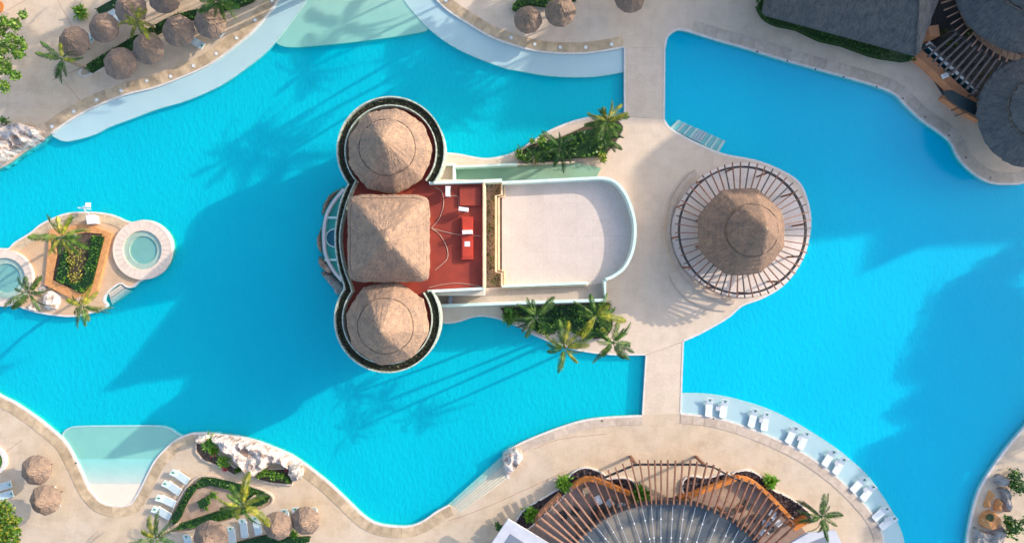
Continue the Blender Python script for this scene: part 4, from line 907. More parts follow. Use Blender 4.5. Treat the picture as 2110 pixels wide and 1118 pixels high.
# north planter
npl = sm([(1066, 328), (1085, 305), (1110, 295), (1150, 285), (1190, 268), (1225, 250), (1260, 245), (1283, 262), (1270, 290), (1255, 310), (1240, 322), (1200, 326), (1150, 330), (1100, 333)], 3, True)
bed('planter_bed', 'long planted bed on the upper side of the island', npl, 'soil')
nph = [(1070, 328), (1090, 308), (1115, 297), (1160, 284), (1195, 270), (1240, 262), (1262, 280), (1252, 308), (1236, 322), (1180, 326), (1120, 332)]
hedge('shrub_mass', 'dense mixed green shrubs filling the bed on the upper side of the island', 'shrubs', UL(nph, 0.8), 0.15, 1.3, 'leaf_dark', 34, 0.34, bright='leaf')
shrub('lime green bush at the top left of the upper island bed', 1113, 290, 15, 1.3, 'leaf_bright', 0.26, 200)
shrub('small loose bush at the left tip of the upper island bed', 1078, 318, 17, 1.1, 'leaf', 0.26, 220, mat2='leaf_bright')
shrub('yellow green bush at the lower right corner of the upper island bed', 1240, 315, 17, 1.2, 'leaf', 0.28, 240, mat2='leaf_yellow')
shrub('small bright bush hanging over the corridor wall at the lower left of the upper bed', 1100, 332, 11, 0.8, 'leaf_bright', 0.24, 120)
palm('tall dense palm with pale green crown at the top of the upper island bed', 1250, 250, 6.5, 0.85, ('frond', 'frond', 'frond_y'), 24, base=U(1238, 272))
palm('second crown of palm fronds leaning left over the upper island bed', 1243, 285, 4.5, 0.85, ('frond', 'frond_d'), 18, base=U(1233, 288))
palm('low dark palm in the middle of the upper island bed', 1155, 305, 3.0, 0.95, ('frond_d',), 14)
palm('low dark palm at the left part of the upper island bed', 1098, 322, 2.2, 0.6, ('frond_d', 'frond'), 12)
# south planter
spl = sm([(1036, 640), (1040, 632), (1150, 628), (1250, 622), (1256, 640), (1262, 670), (1250, 690), (1225, 697), (1190, 690), (1160, 675), (1130, 690), (1100, 680), (1085, 665), (1065, 655), (1045, 662)], 3, True)
bed('planter_bed', 'curved planted bed on the lower side of the island under the terrace', spl, 'soil')
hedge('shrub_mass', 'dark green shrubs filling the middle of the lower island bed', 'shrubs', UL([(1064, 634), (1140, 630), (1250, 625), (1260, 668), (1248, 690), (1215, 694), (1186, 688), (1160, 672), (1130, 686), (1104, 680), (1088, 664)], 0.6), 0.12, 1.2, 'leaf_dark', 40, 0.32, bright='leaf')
shrub('rounded green bush at the left end of the lower island bed', 1048, 648, 19, 1.1, 'leaf', 0.26, 320, mat2='leaf_bright')
shrub('green bush below the leftmost palm of the lower island bed', 1118, 676, 24, 1.0, 'leaf', 0.26, 330, mat2='leaf_bright', sq=0.6)
shrub('yellow green bush at the right end of the lower island bed', 1246, 681, 11, 1.2, 'leaf_yellow', 0.24, 160)
GP = 'palms of the lower island bed'
palm('leftmost palm of the lower island bed, standing beside the rounded bush', 1104, 652, 7.5, 1.0, ('frond_d', 'frond'), 15, base=U(1112, 662), group=GP)
palm('palm nearest the terrace corner in the lower island bed', 1228, 650, 8.5, 1.0, ('frond', 'frond', 'frond_y'), 15, base=U(1216, 656), group=GP)
palm('palm hanging lowest over the water below the lower island bed', 1163, 716, 8.5, 1.05, ('frond', 'frond_d', 'frond_y'), 14, base=U(1158, 696), group=GP)
palm('rightmost palm over the pool edge below the island deck', 1263, 706, 7.5, 1.0, ('frond_d', 'frond'), 14, base=U(1240, 692), group=GP)

# ------------------------------------------------------------------ west islet
isl = sm([(-60, 520), (-30, 512), (0, 511), (18, 511), (30, 499), (61, 480), (79, 465), (100, 453), (137, 439), (182, 436), (228, 441), (268, 457), (295, 453), (319, 457), (340, 471), (354, 492), (356, 517), (343, 547), (322, 565), (289, 579), (276, 591), (262, 592), (250, 585), (238, 590), (222, 604), (215, 618), (222, 628), (214, 637), (195, 643), (152, 652), (106, 649), (61, 640), (30, 629), (0, 631), (-40, 630), (-80, 600), (-90, 560)], 3, True)
MB().prism(UL(isl), ZB, 0.0)
struct(MB().prism(UL(isl), ZB, 0.0).build('islet_deck', 'deck_warm'))
w2 = UL(isl); w2 = w2 if area(w2) > 0 else w2[::-1]; cl = w2+[w2[0], w2[1]]
o = MB().strip(offs(cl, -0.02)[:-1], offs(cl, 0.17)[:-1], -0.3, 0.022).build('islet_lip', 'edge'); struct(o)
ipa = sm([(18, 511), (30, 499), (61, 480), (79, 465), (100, 453), (137, 439), (182, 436), (228, 441), (262, 455)], 3)
stones(D['islet_deck'], ipa, 17, 1, 1.2, 'coping')
steps('small pale steps down into the water from the lower side of the round-tub islet', [(224, 604), (248, 587), (268, 600), (228, 628)], 5, ['step_cream', 'step_pink'], ZW-0.12, -0.04)
def tub(label, px, py, ro, ri, z=0.30):
    x, y = U(px, py, z*0.5); t = thing('whirlpool_tub', label, 'pool', (x, y, 0))
    k = (1-z/60)/20; ro *= k; ri *= k; n = 30
    for i in range(n):
        a0, a1 = 360*i/n+0.25, 360*(i+1)/n-0.25
        MB().strip(circ(x, y, ro-0.18, a0, a1, 2), circ(x, y, ri, a0, a1, 2), 0.004, z+random.uniform(-.008, .01)).build('rim_stone', 'tub_rim', t)
    MB().strip(circ(x, y, ro, n=40)[:-1], circ(x, y, ro-0.175, n=40)[:-1], 0.003, z+0.012, True).build('outer_lip', 'tub_rim', t)
    MB().strip(circ(x, y, ri-0.005, n=40)[:-1], circ(x, y, ri*0.72, n=40)[:-1], 0.004, z-0.17, True).build('bench', 'beach2', t)
    MB().prism(circ(x, y, ri*0.72-0.003, n=40)[:-1], 0.004, 0.012).build('tub_floor', 'tub', t)
    MB().prism(circ(x, y, ri-0.01, n=40)[:-1], z-0.09, z-0.085).build('tub_water', 'tub_water', t)
tub('round whirlpool tub with stone rim at the right end of the islet', 295, 515, 61, 40)
tub('round whirlpool tub cut by the left edge of the picture', 12, 573, 58, 42)
bedp = [(118, 490), (181, 479), (215, 482), (186, 592), (172, 604), (112, 576), (121, 527)]
t = thing('orange_planter', 'angular orange walled planter with flowers in the middle of the islet', 'planter', (*U(160, 540), 0))
poly = UL(bedp); poly = poly if area(poly) > 0 else poly[::-1]; cl = poly+[poly[0], poly[1]]
MB().strip(cl[1:-1], offs(cl, -0.95)[1:-1], 0.004, 0.28, True).build('stone_wall', 'orange_stone', t)
MB().prism(poly, 0.004, 0.2).build('bed_soil', 'soil', t)
hedge('hedge', 'bright green hedge strip on the right side of the islet planter', 'hedge', UL([(186, 484), (213, 484), (186, 590), (172, 600), (166, 580), (180, 530)], 0.6), 0.2, 0.5, 'leaf', 48, 0.22)
hedge('hedge', 'green hedge strip on the left side of the islet planter', 'hedge', UL([(122, 528), (133, 510), (138, 540), (140, 590), (114, 575)], 0.6), 0.2, 0.5, 'leaf', 48, 0.22)
hedge('hedge', 'small hedge at the lower tip of the islet planter', 'hedge', UL([(138, 585), (168, 578), (176, 598), (170, 604), (150, 596)], 0.6), 0.2, 0.45, 'leaf', 46, 0.22, bright='leaf_bright')
fb = UL([(136, 510), (178, 500), (176, 540), (166, 580), (142, 585)], 0.5); P_ = polypts(fb, 170)
t = thing('flower_bed', 'low plants dotted with yellow flowers in the islet planter', 'flowers', (*U(158, 545), 0.2))
leafobj('foliage', np.c_[polypts(fb, 260), RNG.uniform(0.3, 0.5, 260)], 0.16, 'grass', t); leafobj('blossom', np.c_[P_, RNG.uniform(0.5, 0.65, 170)], 0.15, 'flower_y', t, asp=0.9, flat=0.8)
GI = 'palms of the islet'
palm('yellow green palm at the upper left of the islet planter', 128, 487, 5.5, 1.05, ('frond', 'frond', 'frond_y'), 13, base=U(140, 498), group=GI)
palm('dark palm over the left whirlpool tub of the islet', 60, 602, 5.0, 1.0, ('frond_d', 'frond'), 13, base=U(80, 598), group=GI)
palm('palm at the lower tip of the islet leaning over the pool', 172, 632, 5.5, 0.95, ('frond_y', 'frond', 'frond_d'), 13, base=U(172, 614), group=GI)
rock('rounded white boulder at the lower left of the islet', [(92, 605), (100, 597), (112, 596), (124, 606), (126, 622), (118, 638), (100, 640), (90, 628)], 0.8, 'rock', 11, 0.4, 0.0)
rock('white boulder at the very lower edge of the islet beside the dark palm', [(56, 628), (68, 618), (84, 622), (88, 636), (76, 644), (60, 641)], 0.6, 'rock', 12, 0.3, -0.3)
rock('small grey stone between the dark palm and the boulder', [(78, 592), (90, 586), (100, 592), (94, 603), (82, 604)], 0.5, 'rock_grey', 13, 0.3, 0.0)
rock('small pale stone under the yellow green palm of the islet', [(152, 482), (160, 478), (166, 482), (162, 490), (154, 489)], 0.55, 'rock', 14, 0.2, 0.0)
x, y = U(187, 452, 0.8)
t = thing('pool_lift', 'white pool lift on the upper rim of the islet, its seat over the water', 'pool lift', (x, y, 0))
MB().box(x, y, 0.45, 0.6, 0.85, 0.9, 0.15).build('cabinet', 'white', t); MB().box(x, y, 0.93, 0.66, 0.92, 0.06, 0.15).build('cabinet_lid', 'white', t)
MB().tube([(x-0.1, y+0.5, 0.9), (x-0.35, y+1.0, 1.3), (x-0.35, y+1.3, 1.3)], 0.05, 6).build('arm', 'steel', t)
MB().bar((x-1.0, y+1.15, 1.2), (x+0.3, y+1.0, 1.2), 0.12, 0.05).build('crossbar', 'white', t)
MB().box(x-0.2, y+1.45, 0.9, 0.5, 0.5, 0.08).build('seat', 'white', t); MB().box(x-0.2, y+1.25, 1.15, 0.5, 0.07, 0.45).build('seat_back', 'white', t)

# ------------------------------------------------------------------ top-left deck greenery
def band(pts, wpx): 
    A = offs(pts, wpx/2); B = offs(pts, -wpx/2); return A+B[::-1]
hz = 0.4
GH = 'hedge strips between the top left parasols'
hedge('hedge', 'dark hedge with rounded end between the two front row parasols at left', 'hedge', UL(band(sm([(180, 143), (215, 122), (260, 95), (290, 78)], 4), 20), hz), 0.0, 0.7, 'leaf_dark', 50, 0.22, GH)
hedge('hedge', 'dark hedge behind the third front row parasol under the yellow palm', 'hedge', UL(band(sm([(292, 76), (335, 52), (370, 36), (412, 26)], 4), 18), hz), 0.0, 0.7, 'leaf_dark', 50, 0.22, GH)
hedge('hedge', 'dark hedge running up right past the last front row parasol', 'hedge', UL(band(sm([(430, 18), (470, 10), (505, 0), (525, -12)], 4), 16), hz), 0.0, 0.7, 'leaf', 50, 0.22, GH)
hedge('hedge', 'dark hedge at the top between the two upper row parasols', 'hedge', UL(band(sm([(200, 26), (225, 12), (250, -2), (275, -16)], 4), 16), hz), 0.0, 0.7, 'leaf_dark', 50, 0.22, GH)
MB_ = MB().strip(UL(sm([(172, 138), (166, 150), (176, 155), (210, 138), (232, 126)], 4), 0.1), UL(sm([(170, 137), (162, 151), (176, 158), (212, 141), (234, 129)], 4), 0.1), 0.003, 0.14)
tag(MB_.build('curb', 'edge'), 'thin white curb round the end of the front row hedge', 'curb')
palm('small dark palm with yellow midribs left of the leftmost parasol', 128, 122, 3.2, 0.85, ('frond', 'frond_y', 'frond_d'), 11)
palm('bright yellow palm in front of the top left parasols', 284, 42, 5.2, 0.8, ('frond_y', 'frond_y', 'frond'), 15, base=U(322, 58), rad=0.12)
palm('dark palm cut by the top edge above the last front row parasol', 447, 0, 4.5, 1.0, ('frond_d', 'frond'), 16, base=U(462, 12))
shrub('round yellow green bush near the top left corner', 160, 22, 19, 1.3, 'leaf_bright', 0.5, 110, spiky=True)
def broad_tree(label, blobs, mat, mat2, h, trunk_at, group=None, size=0.34, dens=1.0):
    x, y = trunk_at; t = thing('leafy_tree', label, 'tree', (x, y, 0), group=group); P = []; br = MB()
    br.tube([(x, y, 0), (x+0.1, y, h*0.35), (x+0.15, y+0.1, h*0.6)], [0.22, 0.17, 0.1], 8)
    for (bx, by, r, z) in blobs:
        n = int(150*r*r*dens)+30
        d = RNG.normal(0, 1, (n, 3)); d /= np.linalg.norm(d, axis=1)[:, None]; rr = r*RNG.uniform(0.35, 1.0, n)[:, None]**0.6
        lump = np.array([0.75+0.5*noise.noise((q[0]*1.7+bx, q[1]*1.7+by, q[2]*1.7)) for q in d])[:, None]
        P.append(np.array([bx, by, z])+d*rr*lump*np.array([1, 1, 0.7]))
        br.tube([(x+0.12, y, h*0.45), ((x+bx)/2, (y+by)/2, h*0.62), (bx, by, z)], [0.09, 0.06, 0.02], 5)
    br.build('trunk', 'bark', t); P = np.vstack(P); sel = RNG.uniform(size=len(P)) < 0.3
    leafobj('crown', P[~sel], size, mat, t); leafobj('second_leaves', P[sel], size, mat2, t)  # random share of the leaves takes the second leaf colour
    return t
bl = [(*U(a, b, 4.5), r, 4.5) for a, b, r in ((48, 30, .55), (30, 50, .8), (8, 45, .7), (25, 85, 1.0), (44, 85, .5), (5, 100, .8), (38, 110, .8), (12, 140, .9), (30, 155, .7), (8, 178, .7), (-15, 60, 1.5), (-15, 130, 1.6), (50, 95, .4))]
broad_tree('loose bright green tree at the upper part of the left edge', bl, 'leaf_tree', 'leaf_bright', 5, U(0, 110), size=0.30, dens=1.3)
bl = [(*U(a, b, 5.0), r, 5.0) for a, b, r in ((10, 1050, 1.1), (22, 1075, .9), (35, 1095, .5), (5, 1090, 1.2), (25, 1112, .9), (-20, 1060, 1.6), (-10, 1110, 1.8), (15, 1140, 1.4), (40, 1070, .25))]
broad_tree('yellow green tree in the bottom left corner', bl, 'leaf_bright', 'leaf_yellow', 5, U(5, 1100), size=0.34, dens=1.3)
rock('big white rock at the left edge beside the end of the pale ledge', [(14, 255), (30, 247), (60, 250), (85, 262), (103, 272), (92, 292), (75, 302), (60, 310), (40, 322), (25, 335), (8, 347), (-20, 350), (-30, 290), (0, 268)], 1.5, 'rock', 21, 0.6, -0.6, 0.16, pits=((*U(36, 291, 0.8), 0.5, 0.5), (*U(44, 313, 0.5), 0.45, 0.3)))
shrub('small bush behind the big white rock at the left edge', 8, 254, 14, 0.9, 'leaf', 0.22, 130)
t_ = tag(MB().prism(UL(circ(-6, 14, 14, n=20)[:-1], 1.4), 1.35, 1.42).build('orange_canopy', 'orange'), 'sliver of orange canopy in the top left corner', 'parasol')
p_ = MB().tube([(*U(-6, 14, 1.4), 0), (*U(-6, 14, 1.4), 1.35)], 0.04, 6).build('pole', 'steel', t_)
# joints in the paving
def joint(pts, parent): MB().strip(offs(UL(pts), 0.025), offs(UL(pts), -0.02), 0.001, 0.005).build('expansion_joint', 'wood_pale', parent)
dn = D['pool_deck_northwest']
for pts in ([(118, 150), (165, 208)], [(118, 0), (148, 54)], [(0, 30), (62, -5)], [(106, 166), (168, 140)], [(60, 300), (106, 262)]): joint(pts, dn)
ds = D['pool_deck_south']
for pts in ([(925, 1072), (1000, 1045), (1100, 1000), (1170, 968)], [(0, 940), (45, 905)], [(1100, 925), (1150, 905), (1250, 893)]): joint(sm(pts, 3), ds)
# top middle
hedge('hedge', 'bright green hedge behind the pair of parasols at the top', 'hedge', UL(band(sm([(1062, 22), (1068, 8), (1090, 0), (1125, 4), (1150, 0), (1190, -10)], 4), 18), hz), 0.0, 0.8, 'leaf', 50, 0.24)

# ------------------------------------------------------------------ bottom-left deck
tri = sm([(411, 982), (438, 981), (473, 989), (508, 998), (542, 1010), (561, 1022), (555, 1038), (519, 1054), (462, 1072), (404, 1088), (356, 1094), (350, 1068), (369, 1035), (388, 1003)], 3, True)
bed('triangular_bed', 'triangular sandy bed ringed by hedge near the bottom left', tri, 'sand', 0.12)
tin = [(404, 1006), (429, 998), (470, 1006), (496, 1016), (480, 1034), (440, 1048), (392, 1062), (378, 1058), (382, 1035)]
hp = [(411, 984), (438, 983), (473, 991), (508, 1000), (542, 1012), (559, 1023), (553, 1036), (519, 1051)]
hedge('hedge', 'hedge band along the upper side and right tip of the triangular bed', 'hedge', UL([(400, 994), (411, 984), (438, 983), (473, 991), (508, 1000), (542, 1012), (559, 1023), (553, 1036), (520, 1050), (500, 1040), (510, 1022), (470, 1007), (430, 999), (405, 1005)], hz), 0.1, 0.55, 'leaf', 55, 0.2, 'hedge bands of the triangular bed')
hedge('hedge', 'hedge band along the lower side of the triangular bed', 'hedge', UL([(512, 1046), (518, 1053), (462, 1070), (404, 1086), (358, 1092), (364, 1080), (400, 1068), (450, 1052)], hz), 0.1, 0.55, 'leaf', 55, 0.2, 'hedge bands of the triangular bed')
hedge('hedge', 'hedge band along the left side of the triangular bed', 'hedge', UL([(398, 996), (408, 1002), (388, 1030), (378, 1050), (372, 1066), (356, 1086), (352, 1068), (370, 1036), (388, 1004)], hz), 0.1, 0.55, 'leaf', 55, 0.2, 'hedge bands of the triangular bed')
x, y = U(421, 1034, 0.4); t = thing('utility_box', 'dark green utility box in the sandy bed', 'box', (x, y, 0.12)); MB().box(x, y, 0.4, 0.85, 0.75, 0.55, 0.4).build('cabinet', 'leaf_dark', t); MB().box(x, y, 0.69, 0.92, 0.82, 0.04, 0.4).build('lid', 'leaf_core', t)
shrub('small rosette bush beside the green box in the sandy bed', 436, 1022, 12, 0.7, 'leaf', 0.3, 60, spiky=True, z0=0.1)
shrub('tiny bright plant below the green box in the sandy bed', 423, 1046, 8, 0.5, 'leaf_bright', 0.3, 40, spiky=True, z0=0.1)
palm('large yellow palm over the triangular bed', 500, 1040, 5.0, 1.25, ('frond_y', 'frond_y', 'frond'), 13, base=U(528, 1019))
palm('palm cut by the bottom edge below the loungers at the lower left', 322, 1106, 4.5, 1.0, ('frond_y', 'frond', 'frond_d'), 12, base=U(370, 1076))
hedge('hedge', 'dark hedge along the bottom edge under the last loungers', 'hedge', UL([(470, 1122), (510, 1112), (545, 1103), (600, 1108), (640, 1106), (640, 1116), (560, 1135), (470, 1140)], hz), 0.0, 0.6, 'leaf_dark', 50, 0.22)
shrub('small green plant at the foot of the adjoining bottom parasols', 604, 1102, 12, 0.9, 'leaf', 0.3, 60, spiky=True)
rg = [(402, 893), (425, 889), (461, 893), (496, 898), (531, 907), (565, 920), (600, 935), (629, 955), (630, 975), (622, 988), (612, 992), (604, 975), (585, 960), (565, 955), (555, 965), (530, 985), (512, 975), (490, 955), (475, 935), (455, 925), (438, 905), (425, 915), (408, 915)]
rock('long jagged white rock ridge with a square pit along the pool near the bottom left', rg, 1.5, 'rock', 31, 0.55, -0.3, 0.15, pits=((*U(504, 933, 1.0), 0.5, 0.75),))
x, y = U(503, 933, 0.8); MB().box(x, y, 0.78, 0.8, 0.85, 0.06, 0.2).build('rock_pit', 'pit', D['rock'] if False else None)
o = bpy.context.scene.objects[-1] if False else D['rock_pit']; tag(o, 'square brown pit in the white rock ridge', 'pit')
gb = bed('planter_bed', 'dark bed with red flowers left of the white rock ridge', [(406, 912), (425, 915), (445, 930), (470, 950), (492, 970), (484, 976), (452, 958), (420, 945), (407, 930)], 'soil', 0.08)
bed('planter_bed', 'small bed below the right part of the white rock ridge', [(530, 985), (556, 966), (590, 965), (604, 985), (602, 996), (560, 992)], 'soil', 0.08)
GR = 'plants round the white rock ridge'
for p, r, m_, lab in [((425, 915), 22, 'leaf_bright', 'big lime rosette plant at the left end of the white rock ridge'), ((438, 930), 12, 'leaf_bright', 'small lime plant just right of the big lime rosette'), ((458, 952), 17, 'leaf_bright', 'lime rosette plant in the dark bed, middle of the rock ridge'), ((488, 970), 8, 'leaf', 'small green plant at the lower end of the dark bed')]:
    shrub(lab, *p, r, 0.9, m_, 0.4, 90 if r > 10 else 40, spiky=True, group=GR)
shrub('bright bush at the left of the small bed under the rock ridge', 545, 976, 17, 0.9, 'leaf_bright', 0.26, 260, group=GR, sq=0.7)
shrub('green bush in the middle of the small bed under the rock ridge', 570, 980, 17, 0.9, 'leaf', 0.26, 240, group=GR, sq=0.7, mat2='leaf_bright')
shrub('green bush at the right of the small bed under the rock ridge', 595, 988, 10, 0.7, 'leaf', 0.24, 120, group=GR)
for p, lab in (((438, 937), 'cluster of red flowers beside the lime rosettes'), ((462, 964), 'small red flowers low in the dark bed'), ((592, 970), 'red flowers at the right of the small bed')):
    shrub(lab, *p, 6, 0.6, 'flower_r', 0.18, 50, name='flower_cluster', cat='flowers')
rock('grey flat boulder at the right end of the white rock ridge', [(600, 948), (622, 952), (627, 968), (622, 986), (606, 990), (598, 970)], 1.35, 'rock_grey', 33, 0.2, -0.1, freq=0.4)
rock('lone white rock at the pool edge beside the broad steps', [(1034, 932), (1046, 922), (1063, 915), (1078, 925), (1080, 945), (1070, 962), (1056, 975), (1046, 982), (1035, 968), (1032, 948)], 1.1, 'rock', 35, 0.4, -0.5)
# oval planter at left edge
t = thing('round_planter', 'green round planter with white curb cut by the left edge', 'planter', (*U(-12, 948), 0))
c = U(-14, 948); MB().strip(circ(c[0], c[1], 1.55, n=30)[:-1], circ(c[0], c[1], 1.2, n=30)[:-1], 0.003, 0.3, True).build('curb', 'edge', t)
MB().prism(circ(c[0], c[1], 1.19, n=30)[:-1], 0.004, 0.24).build('turf', 'leaf', t)

# ------------------------------------------------------------------ bottom pergola and lounge
zl = 3.0
lg = thing('fan_pergola', 'fan shaped timber pergola with curved grey roof at the bottom edge', 'pergola', (*U(1375, 1060), 0))
raf = [((1104, 1080), (1170, 1124)), ((1115, 1067), (1188, 1124)), ((1125, 1054), (1196, 1120)), ((1136, 1042), (1202, 1110)), ((1147, 1030), (1208, 1100)), ((1162, 1025), (1218, 1092)), ((1173, 1015), (1228, 1084)), ((1186, 999), (1238, 1076)), ((1204, 993), (1248, 1068)), ((1223, 983), (1259, 1063)), ((1238, 975), (1270, 1057)), ((1253, 968), (1282, 1052)), ((1268, 963), (1297, 1048)), ((1283, 955), (1312, 1044)), ((1299, 945), (1322, 1041)), ((1317, 947), (1332, 1038)), ((1335, 947), (1342, 1037)), ((1349, 947), (1351, 1037)), ((1362, 947), (1362, 1037)), ((1376, 947), (1374, 1037)), ((1392, 948), (1387, 1037)), ((1407, 947), (1399, 1037)), ((1423, 947), (1411, 1038)), ((1437, 950), (1422, 1039)), ((1457, 952), (1434, 1041)), ((1471, 957), (1445, 1044)), ((1484, 964), (1457, 1049)), ((1499, 971), (1470, 1055)), ((1515, 978), (1483, 1062)), ((1530, 984), (1495, 1067)), ((1545, 989), (1508, 1074)), ((1557, 995), (1517, 1082)), ((1571, 1006), (1525, 1088)), ((1585, 1017), (1533, 1094)), ((1594, 1032), (1541, 1102)), ((1605, 1040), (1550, 1110)), ((1613, 1053), (1558, 1118)), ((1626, 1068), (1570, 1124)), ((1638, 1082), (1590, 1124))]
for a, b in raf:
    MB().bar((*U(*a, zl), zl), (*U(*b, zl), zl+0.15), 0.13, 0.2).build('rafter', 'wood_pale' if b[0] < 1230 else 'wood', lg)
def beam(pts, z, wd, h, mat, name='beam', parent=lg):
    p = UL(pts, z); MB().strip(offs(p, wd/2), offs(p, -wd/2), z-h, z).build(name, mat, parent)
beam([(1246, 984), (1310, 957), (1435, 957), (1470, 962), (1512, 985), (1560, 1003)], zl-0.12, 0.16, 0.22, 'wood_dark')
inner_arc = sm([(1176, 1124), (1192, 1108), (1214, 1090), (1240, 1070), (1270, 1054), (1300, 1044), (1330, 1037), (1375, 1035), (1430, 1037), (1460, 1047), (1500, 1066), (1540, 1092), (1560, 1112), (1570, 1130)], 4)
beam(inner_arc, zl-0.05, 0.3, 0.4, 'wood_dark')
roofp = inner_arc+[(1580, 1240), (1170, 1240)]
MB().prism(UL(roofp, zl-0.5), zl-0.9, zl-0.5).build('canopy_roof', 'grey', lg)
k_ = 0
for (a, b) in raf:
    if 1200 < b[0] < 1560 and k_ % 2 == 0:
        d = np.array(b, float)-np.array(a, float); d /= np.linalg.norm(d); s = np.array(b, float)+d*4; e = s+d*110
        mb = MB(); p = (*U(*s, zl-0.3), zl-0.36); q = (*U(*e, zl-0.3), zl-0.30); mb.bar(p, q, 0.06, 0.06)
        br = mb.build('glazing_bar', 'steel', lg)
        for f in (0.25, 0.6): c = Vector(p).lerp(Vector(q), f+0.05*(k_ % 2)); MB().box(c.x, c.y, c.z+0.05, 0.12, 0.12, 0.07).build('clamp', 'white', br)
    k_ += 1
for p in ((1311, 958), (1452, 958), (1106, 1082), (1636, 1080), (1192, 1108), (1240, 1070), (1300, 1044), (1430, 1037), (1500, 1066), (1552, 1104)):
    x, y = U(*p, zl-0.2); MB().box(x, y, (zl-0.35)/2, 0.24, 0.24, zl-0.36).build('post', 'wood', lg)
lgf = sm([(1060, 1125), (1085, 1060), (1150, 1010), (1185, 985), (1225, 985), (1262, 1000), (1300, 1015), (1340, 1022), (1400, 1022), (1450, 1005), (1510, 985), (1560, 1000), (1620, 1050), (1680, 1120)], 3)+[(1680, 1240), (1060, 1240)]
struct(MB().prism(UL(lgf), 0.002, 0.06).build('lounge_floor', 'floor_pink'))
# lava beds
def lava(label, pts):
    t = thing('lava_bed', label, 'planter', (*U(*pts[0]), 0), group='dark lava beds round the lounge'); poly = UL(sm(pts, 3, True))
    poly = poly if area(poly) > 0 else poly[::-1]; cl = poly+[poly[0], poly[1]]
    MB().strip(cl[1:-1], offs(cl, -0.14)[1:-1], 0.002, 0.25, True).build('curb', 'edge', t)
    st = leafobj('lava_rocks', np.c_[polypts(poly, int(abs(area(poly))*26)+20), RNG.uniform(0.2, 0.34, int(abs(area(poly))*26)+20)], 0.3, 'lava', t, asp=0.9, flat=0.3); st['kind'] = 'stuff'
    MB().prism(poly, 0.061, 0.2).build('bed_soil', 'lava', t)
lava('dark lava bed bulging at the upper left of the lounge', [(1160, 1000), (1182, 972), (1205, 963), (1232, 970), (1248, 982), (1235, 990), (1215, 983), (1190, 985), (1180, 998)])
lava('dark lava bed ending round beside the left bush of the lounge entrance', [(1240, 990), (1262, 985), (1285, 984), (1302, 990), (1310, 1008), (1296, 1016), (1270, 1004)])
lava('dark lava bed ending round at the right of the lounge entrance', [(1410, 1015), (1408, 990), (1425, 980), (1455, 984), (1485, 976), (1505, 978), (1480, 992), (1440, 1003)])
lava('long dark lava bed on the right side of the lounge', [(1508, 975), (1535, 968), (1562, 978), (1590, 1008), (1620, 1022), (1660, 1050), (1668, 1070), (1640, 1070), (1600, 1030), (1560, 992), (1530, 978)])
lava('planted bed left of the lounge wall, its shade put in as dark lava colour', [(1062, 1080), (1080, 1050), (1120, 1025), (1150, 1008), (1168, 1005), (1150, 1030), (1110, 1066), (1090, 1084), (1070, 1095)])  # plant bed in shade; its darkness is painted with the lava colour
def owall(label, pts, mat='orange', h=0.95):
    p = UL(sm(pts, 4), h); o = MB().strip(offs(p, 0.2), offs(p, -0.2), 0.02, h).build('orange_wall', mat); tag(o, label, 'wall', 'orange walls round the lounge')
owall('straight dull orange wall at the left of the lounge', [(1106, 1066), (1155, 1020)], 'orange_paint')
owall('orange wall bending over the lounge, left half', [(1180, 1004), (1198, 992), (1220, 988), (1250, 998), (1298, 1018)])
owall('orange wall of the right half, rising from the entrance', [(1402, 1030), (1450, 1012), (1500, 994), (1520, 985)])
owall('orange wall curving down the right side of the lounge', [(1522, 986), (1545, 990), (1572, 1008), (1600, 1035), (1628, 1065)])
owall('orange wall at the far right corner of the lounge', [(1636, 1090), (1668, 1072)], h=1.4)
def armchair(label, px, py, a, mat):
    x, y = U(px, py, 0.4); t = thing('lounge_chair', label, 'chair', (x, y, 0.06), group='chairs in the shaded lounge')
    c, s = math.cos(a), math.sin(a)
    MB().box(x, y, 0.33, 0.7, 0.65, 0.14, a).build('seat', mat, t); MB().box(x-c*0.32, y-s*0.32, 0.62, 0.1, 0.65, 0.5, a).build('backrest', mat, t)
    for i in (-1, 1):
        for j in (-1, 1): MB().box(x+c*0.28*i-s*0.26*j, y+s*0.28*i+c*0.26*j, 0.16, 0.05, 0.05, 0.2, a).build('leg', 'wood_dark', t)
def ltable(label, px, py, r, mat):
    x, y = U(px, py, 0.5); t = thing('lounge_table', label, 'table', (x, y, 0.06), group='tables in the shaded lounge')
    MB().prism(circ(x, y, r, n=16)[:-1], 0.5, 0.56).build('table_top', mat, t); MB().tube([(x, y, 0.06), (x, y, 0.5)], 0.06, 6).build('leg', 'wood_dark', t)
ltable('large dark round table in the left half of the lounge', 1236, 1056, 0.95, 'wood_dark')
CH = [((1208, 1010), 0.3, 'cream', 'tan chair near the orange bend of the left lounge'), ((1232, 1028), 2, 'white', 'white chair above the large dark table'), ((1256, 1036), 4, 'white', 'white chair right of the large dark table'), ((1186, 1052), 1, 'dark_paint', 'dark chair low in the left lounge'), ((1160, 1060), 2, 'dark_paint', 'dark chair in the leftmost part of the lounge'), ((1280, 1042), 3, 'grey_light', 'pale chair by the grey roof edge, left half'),
      ((1592, 1058), 1, 'white', 'white chair beside the right orange wall'), ((1600, 1072), 2.2, 'white', 'second white chair beside the right orange wall'), ((1578, 1078), 3, 'grey_light', 'pale chair in the lower right lounge'), ((1560, 1066), 0, 'dark_paint', 'dark chair in the right half of the lounge'), ((1572, 1096), 4, 'white', 'white chair close to the bottom edge in the right lounge'), ((1540, 1040), 1, 'dark_paint', 'dark chair under the rafters, right half')]
for p, a, m_, lab in CH: armchair(lab, *p, a, m_)
